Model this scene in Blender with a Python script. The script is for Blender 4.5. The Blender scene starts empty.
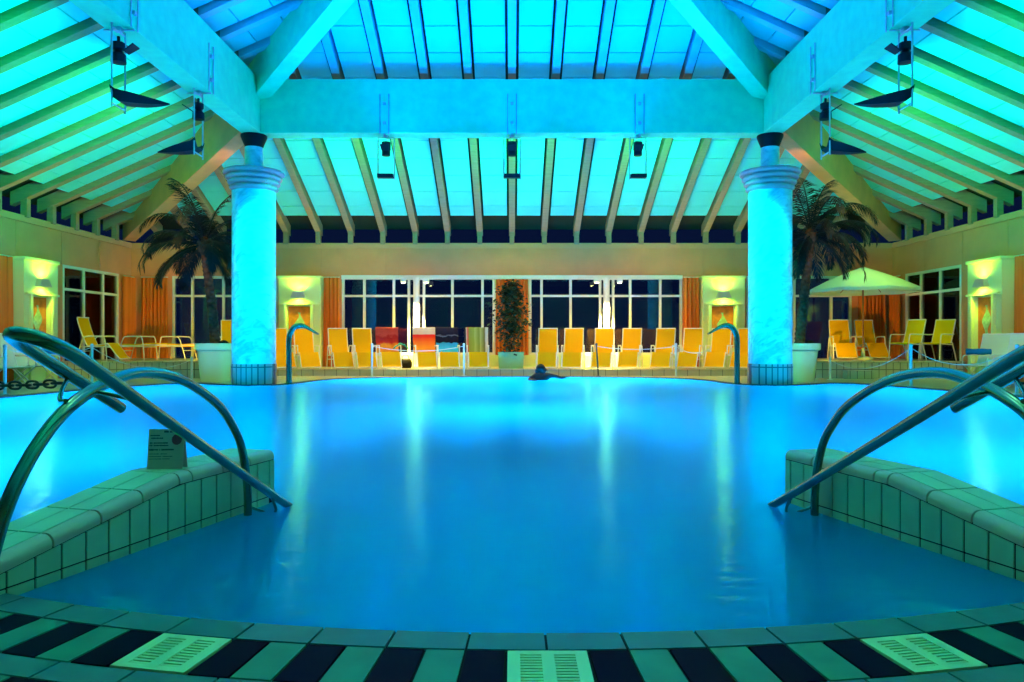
import bpy, bmesh, math, random
from mathutils import Vector, Matrix
R = math.radians
S = bpy.context.scene
C = S.collection
random.seed(7)

# ------------------------------------------------------------------ scene settings
S.view_settings.view_transform = 'Standard'
S.view_settings.look = 'None'
S.view_settings.gamma = 1.0
S.view_settings.exposure = 0.0
S.view_settings.use_curve_mapping = False
S.cycles.use_denoising = True
S.cycles.max_bounces = 8
S.cycles.diffuse_bounces = 3
S.cycles.glossy_bounces = 4
S.cycles.transparent_max_bounces = 12
S.cycles.sample_clamp_indirect = 24.0
S.cycles.caustics_reflective = False
S.cycles.caustics_refractive = False

F = 730.0
CAM_Z = 0.9
CY = 9.86          # centre of the hall (the roof is a square pyramid)
HB = 5.39          # half side of the beam ring
WX = 10.9          # side walls
WY = 20.9          # back wall
X0 = 0.1           # axis of the pool entry

cam = bpy.data.cameras.new('camera'); co = bpy.data.objects.new('camera', cam); C.objects.link(co)
co.location = (0, 0, CAM_Z); co.rotation_euler = (R(90), 0, 0)
cam.sensor_width = 36.0; cam.lens = F / 1024 * 36; cam.clip_end = 200
S.camera = co

w = bpy.data.worlds.new('night'); S.world = w; w.use_nodes = True
w.node_tree.nodes['Background'].inputs[0].default_value = (0.002, 0.006, 0.03, 1)
w.node_tree.nodes['Background'].inputs[1].default_value = 1.0

# ------------------------------------------------------------------ materials
def lin(c):
    return tuple(((v/255)/12.92 if v/255 <= .04045 else ((v/255+.055)/1.055)**2.4) for v in c)

def mat(name, col, rough=.6, metal=0.0, spec=.4, vary=0.0, scale=6.0, bump=0.0, bscale=40.0, vec='Object', stretch=None):
    m = bpy.data.materials.new(name); m.use_nodes = True
    nt = m.node_tree; b = nt.nodes['Principled BSDF']
    b.inputs['Base Color'].default_value = (*col, 1)
    b.inputs['Roughness'].default_value = rough
    b.inputs['Metallic'].default_value = metal
    b.inputs['Specular IOR Level'].default_value = spec
    tc = nt.nodes.new('ShaderNodeTexCoord'); src = tc.outputs[vec]
    if stretch:
        mp = nt.nodes.new('ShaderNodeMapping'); mp.inputs['Scale'].default_value = stretch
        nt.links.new(src, mp.inputs[0]); src = mp.outputs[0]
    if vary:
        n = nt.nodes.new('ShaderNodeTexNoise'); n.inputs['Scale'].default_value = scale; n.inputs['Detail'].default_value = 5
        nt.links.new(src, n.inputs['Vector'])
        r = nt.nodes.new('ShaderNodeValToRGB')
        r.color_ramp.elements[0].position = .3; r.color_ramp.elements[1].position = .7
        r.color_ramp.elements[0].color = (*[max(0, c*(1-vary)) for c in col], 1)
        r.color_ramp.elements[1].color = (*[min(1, c*(1+vary)) for c in col], 1)
        nt.links.new(n.outputs['Fac'], r.inputs[0]); nt.links.new(r.outputs[0], b.inputs['Base Color'])
    if bump:
        n2 = nt.nodes.new('ShaderNodeTexNoise'); n2.inputs['Scale'].default_value = bscale
        nt.links.new(src, n2.inputs['Vector'])
        bp = nt.nodes.new('ShaderNodeBump'); bp.inputs['Strength'].default_value = bump; bp.inputs['Distance'].default_value = .02
        nt.links.new(n2.outputs['Fac'], bp.inputs['Height']); nt.links.new(bp.outputs[0], b.inputs['Normal'])
    return m

def brick_mat(name, c1, c2, grout, bw, bh, mortar=.006, rough=.35, offset=0.0, rot=(0, 0, 0), spec=.5):
    m = mat(name, c1, rough, spec=spec); nt = m.node_tree; b = nt.nodes['Principled BSDF']
    tc = nt.nodes.new('ShaderNodeTexCoord'); mp = nt.nodes.new('ShaderNodeMapping'); mp.inputs['Rotation'].default_value = rot
    nt.links.new(tc.outputs['Object'], mp.inputs[0])
    t = nt.nodes.new('ShaderNodeTexBrick'); nt.links.new(mp.outputs[0], t.inputs['Vector'])
    t.inputs['Color1'].default_value = (*c1, 1); t.inputs['Color2'].default_value = (*c2, 1); t.inputs['Mortar'].default_value = (*grout, 1)
    t.inputs['Scale'].default_value = 1.0; t.inputs['Mortar Size'].default_value = mortar; t.inputs['Brick Width'].default_value = bw
    t.inputs['Row Height'].default_value = bh; t.offset = offset
    nt.links.new(t.outputs['Color'], b.inputs['Base Color'])
    return m

def translucent(m, fac):     # woven sling: part of the light passes through
    nt = m.node_tree; b = nt.nodes['Principled BSDF']; out = nt.nodes['Material Output']
    tl = nt.nodes.new('ShaderNodeBsdfTranslucent'); mx = nt.nodes.new('ShaderNodeMixShader'); mx.inputs[0].default_value = fac
    bc = b.inputs['Base Color']
    if bc.is_linked: nt.links.new(bc.links[0].from_socket, tl.inputs[0])
    else: tl.inputs[0].default_value = bc.default_value
    nt.links.new(b.outputs[0], mx.inputs[1]); nt.links.new(tl.outputs[0], mx.inputs[2]); nt.links.new(mx.outputs[0], out.inputs[0])
    return m

def ramp_mat(name, stops, axis=2, rough=.85, vec='Generated', wob=0.0, interp='LINEAR'):
    m = mat(name, stops[0][1], rough, spec=.1); nt = m.node_tree; b = nt.nodes['Principled BSDF']
    tc = nt.nodes.new('ShaderNodeTexCoord'); sp = nt.nodes.new('ShaderNodeSeparateXYZ')
    src = tc.outputs[vec]
    nt.links.new(src, sp.inputs[0]); val = sp.outputs[axis]
    if wob:
        n = nt.nodes.new('ShaderNodeTexNoise'); n.inputs['Scale'].default_value = 5; nt.links.new(src, n.inputs['Vector'])
        ma = nt.nodes.new('ShaderNodeMath'); ma.operation = 'MULTIPLY_ADD'; ma.inputs[1].default_value = wob
        nt.links.new(n.outputs['Fac'], ma.inputs[0]); nt.links.new(val, ma.inputs[2]); val = ma.outputs[0]
    r = nt.nodes.new('ShaderNodeValToRGB'); r.color_ramp.interpolation = interp
    e = r.color_ramp.elements
    while len(e) < len(stops): e.new(.5)
    for k, (p, c) in enumerate(stops): e[k].position = p; e[k].color = (*c, 1)
    nt.links.new(val, r.inputs[0]); nt.links.new(r.outputs[0], b.inputs['Base Color'])
    return m

def emit_mat(name, col, strength):
    m = mat(name, col); b = m.node_tree.nodes['Principled BSDF']
    b.inputs['Emission Color'].default_value = (*col, 1); b.inputs['Emission Strength'].default_value = strength
    return m

def glass_mat():
    m = bpy.data.materials.new('window_glass'); m.use_nodes = True; nt = m.node_tree; nt.nodes.clear()
    out = nt.nodes.new('ShaderNodeOutputMaterial'); mix = nt.nodes.new('ShaderNodeMixShader')
    tr = nt.nodes.new('ShaderNodeBsdfTransparent'); tr.inputs[0].default_value = (.75, .85, .9, 1)
    gl = nt.nodes.new('ShaderNodeBsdfGlossy'); gl.inputs['Roughness'].default_value = .02
    fr = nt.nodes.new('ShaderNodeFresnel'); fr.inputs[0].default_value = 1.6
    nt.links.new(fr.outputs[0], mix.inputs[0]); nt.links.new(tr.outputs[0], mix.inputs[1]); nt.links.new(gl.outputs[0], mix.inputs[2])
    nt.links.new(mix.outputs[0], out.inputs[0]); return m

def water_mat():
    m = bpy.data.materials.new('pool_water'); m.use_nodes = True; nt = m.node_tree; nt.nodes.clear()
    out = nt.nodes.new('ShaderNodeOutputMaterial'); mix = nt.nodes.new('ShaderNodeMixShader')
    tc = nt.nodes.new('ShaderNodeTexCoord')
    n1 = nt.nodes.new('ShaderNodeTexNoise'); n1.inputs['Scale'].default_value = 9; n1.inputs['Detail'].default_value = 3
    mp = nt.nodes.new('ShaderNodeMapping'); mp.inputs['Scale'].default_value = (.55, 1.6, 1)
    nt.links.new(tc.outputs['Object'], mp.inputs[0]); nt.links.new(mp.outputs[0], n1.inputs['Vector'])
    bp = nt.nodes.new('ShaderNodeBump'); bp.inputs['Strength'].default_value = .3; bp.inputs['Distance'].default_value = .03
    nt.links.new(n1.outputs['Fac'], bp.inputs['Height'])
    gl = nt.nodes.new('ShaderNodeBsdfGlossy'); gl.inputs['Roughness'].default_value = .135; gl.inputs[0].default_value = (.12, .90, .95, 1)
    nt.links.new(bp.outputs[0], gl.inputs['Normal'])
    fr = nt.nodes.new('ShaderNodeFresnel'); fr.inputs[0].default_value = 1.33
    ml = nt.nodes.new('ShaderNodeMath'); ml.operation = 'MULTIPLY'; ml.inputs[1].default_value = .92
    nt.links.new(fr.outputs[0], ml.inputs[0])
    body = nt.nodes.new('ShaderNodeMixShader'); body.inputs[0].default_value = .55
    tl = nt.nodes.new('ShaderNodeBsdfTranslucent'); tl.inputs[0].default_value = (.02, .80, 1, 1)
    tr = nt.nodes.new('ShaderNodeBsdfTransparent'); tr.inputs[0].default_value = (.12, .75, 1, 1)
    nt.links.new(tl.outputs[0], body.inputs[1]); nt.links.new(tr.outputs[0], body.inputs[2])
    body.inputs[0].default_value = .2
    nt.links.new(ml.outputs[0], mix.inputs[0]); nt.links.new(body.outputs[0], mix.inputs[1]); nt.links.new(gl.outputs[0], mix.inputs[2])
    nt.links.new(mix.outputs[0], out.inputs[0]); return m

def marble_mat():
    m = mat('column_marble', (.85, .9, .9), .3, spec=.4); nt = m.node_tree; b = nt.nodes['Principled BSDF']
    tc = nt.nodes.new('ShaderNodeTexCoord'); mp = nt.nodes.new('ShaderNodeMapping')
    mp.inputs['Scale'].default_value = (1, 1, 1.0); mp.inputs['Rotation'].default_value = (.5, .35, .3)
    nt.links.new(tc.outputs['Object'], mp.inputs[0])
    n = nt.nodes.new('ShaderNodeTexNoise'); n.inputs['Scale'].default_value = 3.2; n.inputs['Detail'].default_value = 9; n.inputs['Distortion'].default_value = 1.2
    mp2 = nt.nodes.new('ShaderNodeMapping'); mp2.inputs['Scale'].default_value = (1, 1, 2.4)
    nt.links.new(mp.outputs[0], mp2.inputs[0]); nt.links.new(mp2.outputs[0], n.inputs['Vector'])
    r = nt.nodes.new('ShaderNodeValToRGB'); e = r.color_ramp.elements
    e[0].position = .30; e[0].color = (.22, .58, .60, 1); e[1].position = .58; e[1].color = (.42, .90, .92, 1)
    nt.links.new(n.outputs['Fac'], r.inputs[0]); nt.links.new(r.outputs[0], b.inputs['Base Color']); return m

M = {
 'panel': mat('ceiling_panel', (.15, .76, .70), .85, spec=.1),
 'roofdeck': mat('roof_boards', (.05, .05, .03), .9, spec=.05),
 'rafter': mat('rafter_wood', (.50, .26, .15), .7, spec=.15, vary=.10, scale=3, stretch=(1, 8, 8)),
 'rafter_lit': mat('rafter_lit_tone', (.42, .60, .60), .7, spec=.15, vary=.05, scale=3),  # paler copy of the rafter colour: blue lamp light painted into the upper rafters
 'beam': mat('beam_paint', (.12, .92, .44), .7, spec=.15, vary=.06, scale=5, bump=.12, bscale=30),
 'hip': mat('hip_timber', (.92, .40, .15), .7, spec=.15, vary=.08, scale=3),
 'steel': mat('hanger_steel', (.55, .6, .58), .45, .4),
 'black': mat('lamp_black', (.006, .005, .01), .55, spec=.3),
 'tan': mat('wall_plaster', (.86, .33, .14), .85, spec=.1, vary=.05, scale=2),
 'trim': mat('wall_cornice', (.90, .37, .17), .8, spec=.1),
 'white': mat('window_frame_paint', (.78, .76, .62), .5, spec=.3),
 'pil': mat('pilaster_plaster', (.74, .82, .34), .75, spec=.15),
 'sconce': mat('sconce_metal', (.55, .52, .42), .4, .3),
 'curtain': mat('curtain_cloth', (.80, .20, .03), .85, spec=.1, vary=.12, scale=3, stretch=(6, 6, .2)),
 'picture': mat('picture_ground', (.75, .20, .03), .7, spec=.1, vary=.25, scale=6),
 'motif': mat('picture_motif', (.42, .55, .25), .7, spec=.1, vary=.3, scale=16),
 'yellow': translucent(mat('sling_yellow', (.95, .53, .004), .75, spec=.1, vary=.05, scale=60), .3),
 'lemon': translucent(mat('sling_lemon', (.90, .72, .01), .75, spec=.1), .3),
 'wframe': mat('white_frame', (.82, .80, .62), .4, spec=.4),
 'wsling': mat('white_sling', (.74, .80, .50), .7, spec=.2),
 'blue': mat('blue_terry', (.01, .20, .48), .95, spec=.05),
 'chrome': mat('handrail_steel', (.10, .28, .17), .24, 1.0),
 'pot': mat('planter_plastic', (.74, .84, .44), .5, spec=.3),
 'trough': mat('trough_paint', (.30, .60, .24), .6, spec=.2),
 'soil': mat('planter_soil', (.02, .017, .012), .95, spec=.05, vary=.5, scale=30),
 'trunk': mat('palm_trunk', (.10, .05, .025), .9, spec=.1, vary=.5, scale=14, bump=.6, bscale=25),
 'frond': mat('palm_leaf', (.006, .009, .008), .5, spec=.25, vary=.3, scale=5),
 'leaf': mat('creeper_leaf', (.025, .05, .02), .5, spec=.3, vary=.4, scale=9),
 'stem': mat('creeper_stem', (.12, .08, .03), .9),
 'canopy': mat('parasol_cloth', (.52, .78, .50), .8, spec=.1),
 'wood': mat('parasol_pole', (.25, .12, .04), .6),
 'ttile': mat('curb_tile', (.36, .70, .38), .4, spec=.25, vary=.10, scale=5),
 'ntile': mat('curb_nose_tile', (.55, .56, .34), .4, spec=.3, vary=.08, scale=6),
 'grout': mat('tile_grout', (.018, .026, .02), .9, spec=.05),
 'ctile': mat('coping_tile', (.05, .22, .16), .45, spec=.25, vary=.12, scale=7),
 'ltile': mat('pale_floor_tile', (.04, .30, .14), .5, spec=.2, vary=.12, scale=7),
 'dtile': mat('black_floor_tile', (.004, .002, .012), .6, spec=.03),
 'grate': mat('grate_plastic', (.65, .95, .34), .45, spec=.4),
 'slot': mat('grate_slot', (.03, .06, .03), .9),
 'deck': brick_mat('deck_tile', (.52, .50, .28), (.47, .46, .26), (.16, .16, .11), .30, .30, .008),
 'riser': brick_mat('riser_tile', (.55, .58, .36), (.50, .54, .34), (.16, .18, .12), .17, .21, .010, rot=(R(90), 0, 0)),
 'gutter': mat('gutter_mosaic', (.05, .06, .045), .6, vary=.6, scale=12),
 'basin': brick_mat('basin_tile', (.35, .75, .85), (.32, .72, .83), (.20, .5, .6), .25, .125, .008),
 'mosaic': brick_mat('column_mosaic', (.55, .46, .40), (.50, .43, .38), (.10, .10, .11), .11, .36, .012, rot=(R(90), 0, 0)),
 'capital': mat('capital_plaster', (.86, .44, .38), .6, spec=.25),
 'marble': marble_mat(),
 'skin': mat('bather_skin', (.05, .025, .018), .5, spec=.4),
 'hair': mat('bather_hair', (.006, .004, .004), .45, spec=.4),
 'suit': mat('swimsuit_cloth', (.01, .01, .02), .7),
 'rope': mat('rope_cord', (.7, .78, .68), .7),
 'post': mat('rope_post_paint', (.55, .75, .74), .4, spec=.4),
 'chain': mat('chain_plastic', (.03, .05, .045), .45, spec=.4),
 'card': mat('notice_card', (.62, .50, .40), .5, spec=.3),
 'ink': mat('notice_ink', (.02, .03, .05), .8),
 'pink': mat('notice_pink', (.28, .06, .10), .8),
 'bulb': emit_mat('sconce_bulb', (1, .95, .45), 25),
 'glass': glass_mat(), 'water': water_mat(),
 'outdoor': mat('outdoor_ground', (.02, .03, .03), .9),
}

# ------------------------------------------------------------------ mesh builder
class MB:
    def __init__(s): s.v = []; s.f = []; s.m = []
    def add(s, verts, faces, m=0):
        o = len(s.v); s.v += [tuple(v) for v in verts]
        for f in faces: s.f.append([i+o for i in f]); s.m.append(m)
    def hexa(s, p, m=0):    # p: 4 bottom then 4 top
        s.add(p, [(0, 3, 2, 1), (4, 5, 6, 7), (0, 1, 5, 4), (1, 2, 6, 5), (2, 3, 7, 6), (3, 0, 4, 7)], m)
    def box(s, c, d, rot=None, m=0):
        x, y, z = d[0]/2, d[1]/2, d[2]/2
        p = [Vector(q) for q in [(-x, -y, -z), (x, -y, -z), (x, y, -z), (-x, y, -z), (-x, -y, z), (x, -y, z), (x, y, z), (-x, y, z)]]
        if rot is not None: p = [rot @ q for q in p]
        s.hexa([q + Vector(c) for q in p], m)
    def prism(s, pts, z0, z1, m=0):
        n = len(pts)
        s.add([(x, y, z0) for x, y in pts] + [(x, y, z1) for x, y in pts],
              [tuple(range(n))[::-1], tuple(range(n, 2*n))] + [(i, (i+1) % n, n+(i+1) % n, n+i) for i in range(n)], m)
    def loft(s, secs, m=0, caps=True, closed=False):
        n = len(secs[0]); k = len(secs)
        v = [p for q in secs for p in q]; f = []
        for a in range(k if closed else k-1):
            b = (a+1) % k
            for i in range(n):
                j = (i+1) % n; f.append((a*n+i, a*n+j, b*n+j, b*n+i))
        if caps and not closed: f += [tuple(range(n))[::-1], tuple(range((k-1)*n, k*n))]
        s.add(v, f, m)
    def tube(s, path, r, seg=10, m=0, closed=False, flat=None):
        P = [Vector(p) for p in path]; k = len(P); secs = []; up = None
        for i in range(k):
            a = P[(i-1) % k] if (closed or i) else P[0]; b = P[(i+1) % k] if (closed or i < k-1) else P[-1]
            t = (b-a).normalized()
            if up is None:
                up = Vector((0, 0, 1)) if abs(t.z) < .9 else Vector((1, 0, 0))
            n = (up - t*up.dot(t)).normalized(); up = n; bi = t.cross(n)
            rr = r[i] if isinstance(r, (list, tuple)) else r
            fl = flat[i] if flat else (1, 1)
            secs.append([P[i] + n*math.cos(2*math.pi*q/seg)*rr*fl[0] + bi*math.sin(2*math.pi*q/seg)*rr*fl[1] for q in range(seg)])
        s.loft(secs, m, True, closed)
    def lathe(s, prof, c=(0, 0, 0), seg=32, m=0, caps=True):
        s.loft([[(c[0]+r*math.cos(2*math.pi*q/seg), c[1]+r*math.sin(2*math.pi*q/seg), c[2]+z) for q in range(seg)] for r, z in prof], m, caps)
    def ball(s, c, r, seg=14, m=0, sc=(1, 1, 1)):
        k = 8
        s.loft([[(c[0]+sc[0]*r*math.sin(math.pi*max(.02, min(.98, a/k)))*math.cos(2*math.pi*q/seg), c[1]+sc[1]*r*math.sin(math.pi*max(.02, min(.98, a/k)))*math.sin(2*math.pi*q/seg),
                  c[2]-sc[2]*r*math.cos(math.pi*a/k)) for q in range(seg)] for a in range(k+1)], m)
    def strip(s, prof, x0, x1, th, m=0):    # sheet of thickness th following (y,z) profile, spanning x0..x1
        n = len(prof); A = []; B = []
        for i, (y, z) in enumerate(prof):
            a = prof[max(0, i-1)]; b = prof[min(n-1, i+1)]
            ty, tz = b[0]-a[0], b[1]-a[1]; l = math.hypot(ty, tz) or 1; ny, nz = -tz/l, ty/l
            A.append((y+ny*th/2, z+nz*th/2)); B.append((y-ny*th/2, z-nz*th/2))
        s.loft([[(x0, A[i][0], A[i][1]), (x1, A[i][0], A[i][1]), (x1, B[i][0], B[i][1]), (x0, B[i][0], B[i][1])] for i in range(n)], m)
    def build(s, name, mats, parent=None, world=False, smooth=35, bevel=0, loc=None):
        me = bpy.data.meshes.new(name)
        off = Vector(parent.location) if (world and parent is not None) else Vector((0, 0, 0))
        if loc is not None: off = Vector(loc)
        me.from_pydata([tuple(Vector(v)-off) for v in s.v], [], s.f)
        if not isinstance(mats, (list, tuple)): mats = [mats]
        for q in mats: me.materials.append(M[q] if isinstance(q, str) else q)
        me.polygons.foreach_set('material_index', s.m)
        bm = bmesh.new(); bm.from_mesh(me)
        bmesh.ops.recalc_face_normals(bm, faces=bm.faces)
        if bevel:
            ed = [e for e in bm.edges if e.is_manifold and e.calc_face_angle(0) > R(30)]
            bmesh.ops.bevel(bm, geom=ed, offset=bevel, segments=2, affect='EDGES', profile=.5, clamp_overlap=True)
        bm.to_mesh(me); bm.free()
        if smooth:
            me.polygons.foreach_set('use_smooth', [True]*len(me.polygons)); me.set_sharp_from_angle(angle=R(smooth))
        o = bpy.data.objects.new(name, me); C.objects.link(o)
        if loc is not None: o.location = loc
        if parent is not None: o.parent = parent
        return o

def tag(o, label, cat, group=None, kind=None):
    o['label'] = label; o['category'] = cat
    if group: o['group'] = group
    if kind: o['kind'] = kind
    return o
def struct(o, label=None):
    o['kind'] = 'structure'
    if label: o['label'] = label
    return o
def thing(name, loc, label, cat, group=None, rz=0):
    o = bpy.data.objects.new(name, None); C.objects.link(o); o.empty_display_size = .1
    o.location = loc; o.rotation_euler = (0, 0, rz)
    return tag(o, label, cat, group)
def dup(root, loc, rz, label, group=None):
    r = root.copy(); C.objects.link(r); r.location = loc; r.rotation_euler = (0, 0, rz); r['label'] = label
    if group: r['group'] = group
    for ch in list(root.children):
        c = ch.copy(); C.objects.link(c); c.parent = r
        for g in list(ch.children):
            d = g.copy(); C.objects.link(d); d.parent = c
    return r

def smoothpath(pts, n=8):
    P = [Vector(p) for p in pts]; out = []
    for i in range(len(P)-1):
        p0 = P[max(0, i-1)]; p1 = P[i]; p2 = P[i+1]; p3 = P[min(len(P)-1, i+2)]
        for k in range(n):
            t = k/n
            out.append(.5*((2*p1)+(p2-p0)*t+(2*p0-5*p1+4*p2-p3)*t*t+(3*p1-p0-3*p2+p3)*t**3))
    out.append(P[-1]); return out

# ------------------------------------------------------------------ pool, deck
ENT_C = 7.41; ENT_R = 5.2
WATER = -.006
def ent(theta, r):      # polar about the entry arc's centre; theta 0 points at the camera
    return (X0 + r*math.sin(theta), ENT_C - r*math.cos(theta))
TH_MAX = math.asin(3.9/ENT_R)
arc = [ent(TH_MAX*(k/24), ENT_R) for k in range(-24, 25)]
half = [(4.75, 4.15), (5.4, 4.25), (6.3, 4.7), (7.1, 5.6), (7.6, 6.7), (7.95, 8.2), (8.1, 9.9), (8.05, 11.4), (7.85, 12.8), (7.5, 14.2), (7.1, 15.2),
        (6.7, 15.35), (6.2, 14.95), (5.75, 14.7), (5.3, 14.62), (4.9, 14.7), (4.6, 15.0), (4.45, 15.6), (4.35, 16.4), (4.1, 17.1), (3.6, 17.6), (2.8, 17.95), (1.6, 18.2), (.5, 18.28)]
outline = arc + half + [(-x, y) for x, y in half[::-1]]      # counter-clockwise seen from above

def fill(loops, z, name, mats):
    bm = bmesh.new(); edges = []
    for lp in loops:
        vs = [bm.verts.new((x, y, z)) for x, y in lp]
        edges += [bm.edges.new((vs[i], vs[(i+1) % len(vs)])) for i in range(len(vs))]
    bmesh.ops.triangle_fill(bm, edges=edges, use_beauty=True, use_dissolve=False)
    for f in bm.faces:
        if f.normal.z < 0: f.normal_flip()
    me = bpy.data.meshes.new(name); bm.to_mesh(me); bm.free(); me.materials.append(M[mats])
    o = bpy.data.objects.new(name, me); C.objects.link(o); return o
def offset(lp, d):
    out = []; n = len(lp)
    for i in range(n):
        a = Vector(lp[i-1]); b = Vector(lp[(i+1) % n]); t = (b-a).normalized(); out.append((lp[i][0]+t.y*d, lp[i][1]-t.x*d))
    return out

struct(fill([[(-11.2, -1.4), (11.2, -1.4), (11.2, 21.3), (-11.2, 21.3)], outline], .004, 'floor', 'deck'))
wat = fill([outline], WATER, 'water', 'water'); struct(wat, 'glowing blue pool water')
b = MB(); n = len(outline)
for i in range(n):
    p, q = outline[i], outline[(i+1) % n]
    b.add([(p[0], p[1], .004), (q[0], q[1], .004), (q[0], q[1], -2.2), (p[0], p[1], -2.2)], [(0, 1, 2, 3)])
b.add([(x, y, -2.2) for x, y in outline], [tuple(range(n))])
struct(b.build('pool_basin', 'basin', smooth=0))
# dark overflow gutter along the far and side rims
b = MB(); go = offset(outline, .22); gi = offset(outline, .0)
for i in range(48, n-1):
    b.hexa([(*gi[i], .002), (*go[i], .002), (*go[i+1], .002), (*gi[i+1], .002), (*gi[i], .016), (*go[i], .016), (*go[i+1], .016), (*gi[i+1], .016)])
struct(b.build('pool_gutter', 'gutter', smooth=0))
# submerged entry steps
for k, (r, z) in enumerate([(5.2, -.16), (4.85, -.32), (4.5, -.48), (4.15, -.64)]):
    b = MB()
    pts_o = [ent(.46*(j/16), 5.2) for j in range(-16, 17)]; pts_i = [ent(.46*(j/16), r-.35) for j in range(-16, 17)]
    b.prism(pts_o + pts_i[::-1], z-.17, z)
    struct(b.build('pool_step', 'basin', smooth=0))

# tile rings round the entry
DT = .0436
def ring_tile(mb, t0, t1, r0, r1, z0, z1, m, g=.004):
    ga = g/r0; k = 3; lo = []; hi = []
    A = [ent(t0+ga+(t1-t0-2*ga)*j/k, r0+g) for j in range(k+1)]; B = [ent(t0+ga+(t1-t0-2*ga)*j/k, r1-g) for j in range(k+1)]
    mb.prism(A + B[::-1], z0, z1, m)
bed = MB()
ro = 6.4
bed.prism([ent(.62*j/20, 5.2) for j in range(-20, 21)] + [ent(.62*j/20, ro) for j in range(20, -21, -1)], -.02, .010)
struct(bed.build('tile_bed', 'grout', smooth=0))
cop = MB(); stripes = MB(); dark = MB()
for k in range(-14, 14):
    ring_tile(cop, k*DT, (k+1)*DT, 5.2, 5.326, .0, .0175, 0)
    ring_tile(cop, (k+.4)*DT, (k+1.4)*DT, 5.56, 5.665, .0, .0165, 0)
    ring_tile(cop, (k+.1)*DT, (k+1.1)*DT, 5.895, 6.0, .0, .0165, 0)
h2 = DT/2
# half-tile slots, 0 = first slot left of the middle grate
grates = [(-8, -6), (1, 3), (10, 12)]
blacks = set([0, 3, 5, 7, 9, 12, 14, 16, 18, 20, 22, -2, -4, -6+0, -9, -11, -13, -15, -17, -19, -21])
blacks.discard(-8); blacks.discard(-7)
for q in range(-24, 27):
    t0 = (q-2)*h2; t1 = (q-1)*h2
    if any(a <= q < bb for a, bb in grates): continue
    ring_tile(stripes, t0, t1, 5.326, 5.56, .0, .0168, 1 if q in blacks else 0)
for q in range(-24, 27):
    ring_tile(stripes, (q-1.6)*h2, (q-.6)*h2, 5.665, 5.895, .0, .0168, 1 if q % 2 == 0 else 0)
struct(cop.build('floor_coping', 'ctile', smooth=0)); struct(stripes.build('floor_stripes', ['ltile', 'dtile'], smooth=0))
gl = ['pale green plastic drain grate by the near rim at the foot of the sign curb', 'pale green plastic drain grate in the middle of the striped rim',
      'pale green plastic drain grate by the near rim beside the curb without a sign']
for (a, bb), lb in zip(grates, gl):
    t0 = (a-2)*h2; t1 = (bb-2)*h2; tm = (t0+t1)/2
    c = ent(tm, 5.443); g = thing('drain_grate', (c[0], c[1], .010), lb, 'drain grate', 'slotted drain grates in the striped rim', rz=tm)
    wd = (t1-t0)*5.44-.012; dp = .222
    fr = MB()
    # solid rim and middle bar, slats between open slots
    for x in (-wd/2+.0175, 0, wd/2-.0175): fr.box((x, 0, .004), (.035, dp, .010))
    for y in (-dp/2+.013, dp/2-.013): fr.box((0, y, .004), (wd, .026, .0098))
    fr.build('grate_frame', 'grate', g, smooth=0)
    sl = MB()
    for j in range(10):
        y = -dp/2+.026+(dp-.052)*(j+.5)/10
        for x in (-wd/4+.004, wd/4-.004): sl.box((x, y, .0035), (wd/2-.03, .0095, .008))
    sl.build('slats', 'grate', g, smooth=0)
    tr = MB(); tr.box((0, 0, -.001), (wd-.004, dp-.004, .002)); tr.build('tray', 'slot', g, smooth=0)

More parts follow.
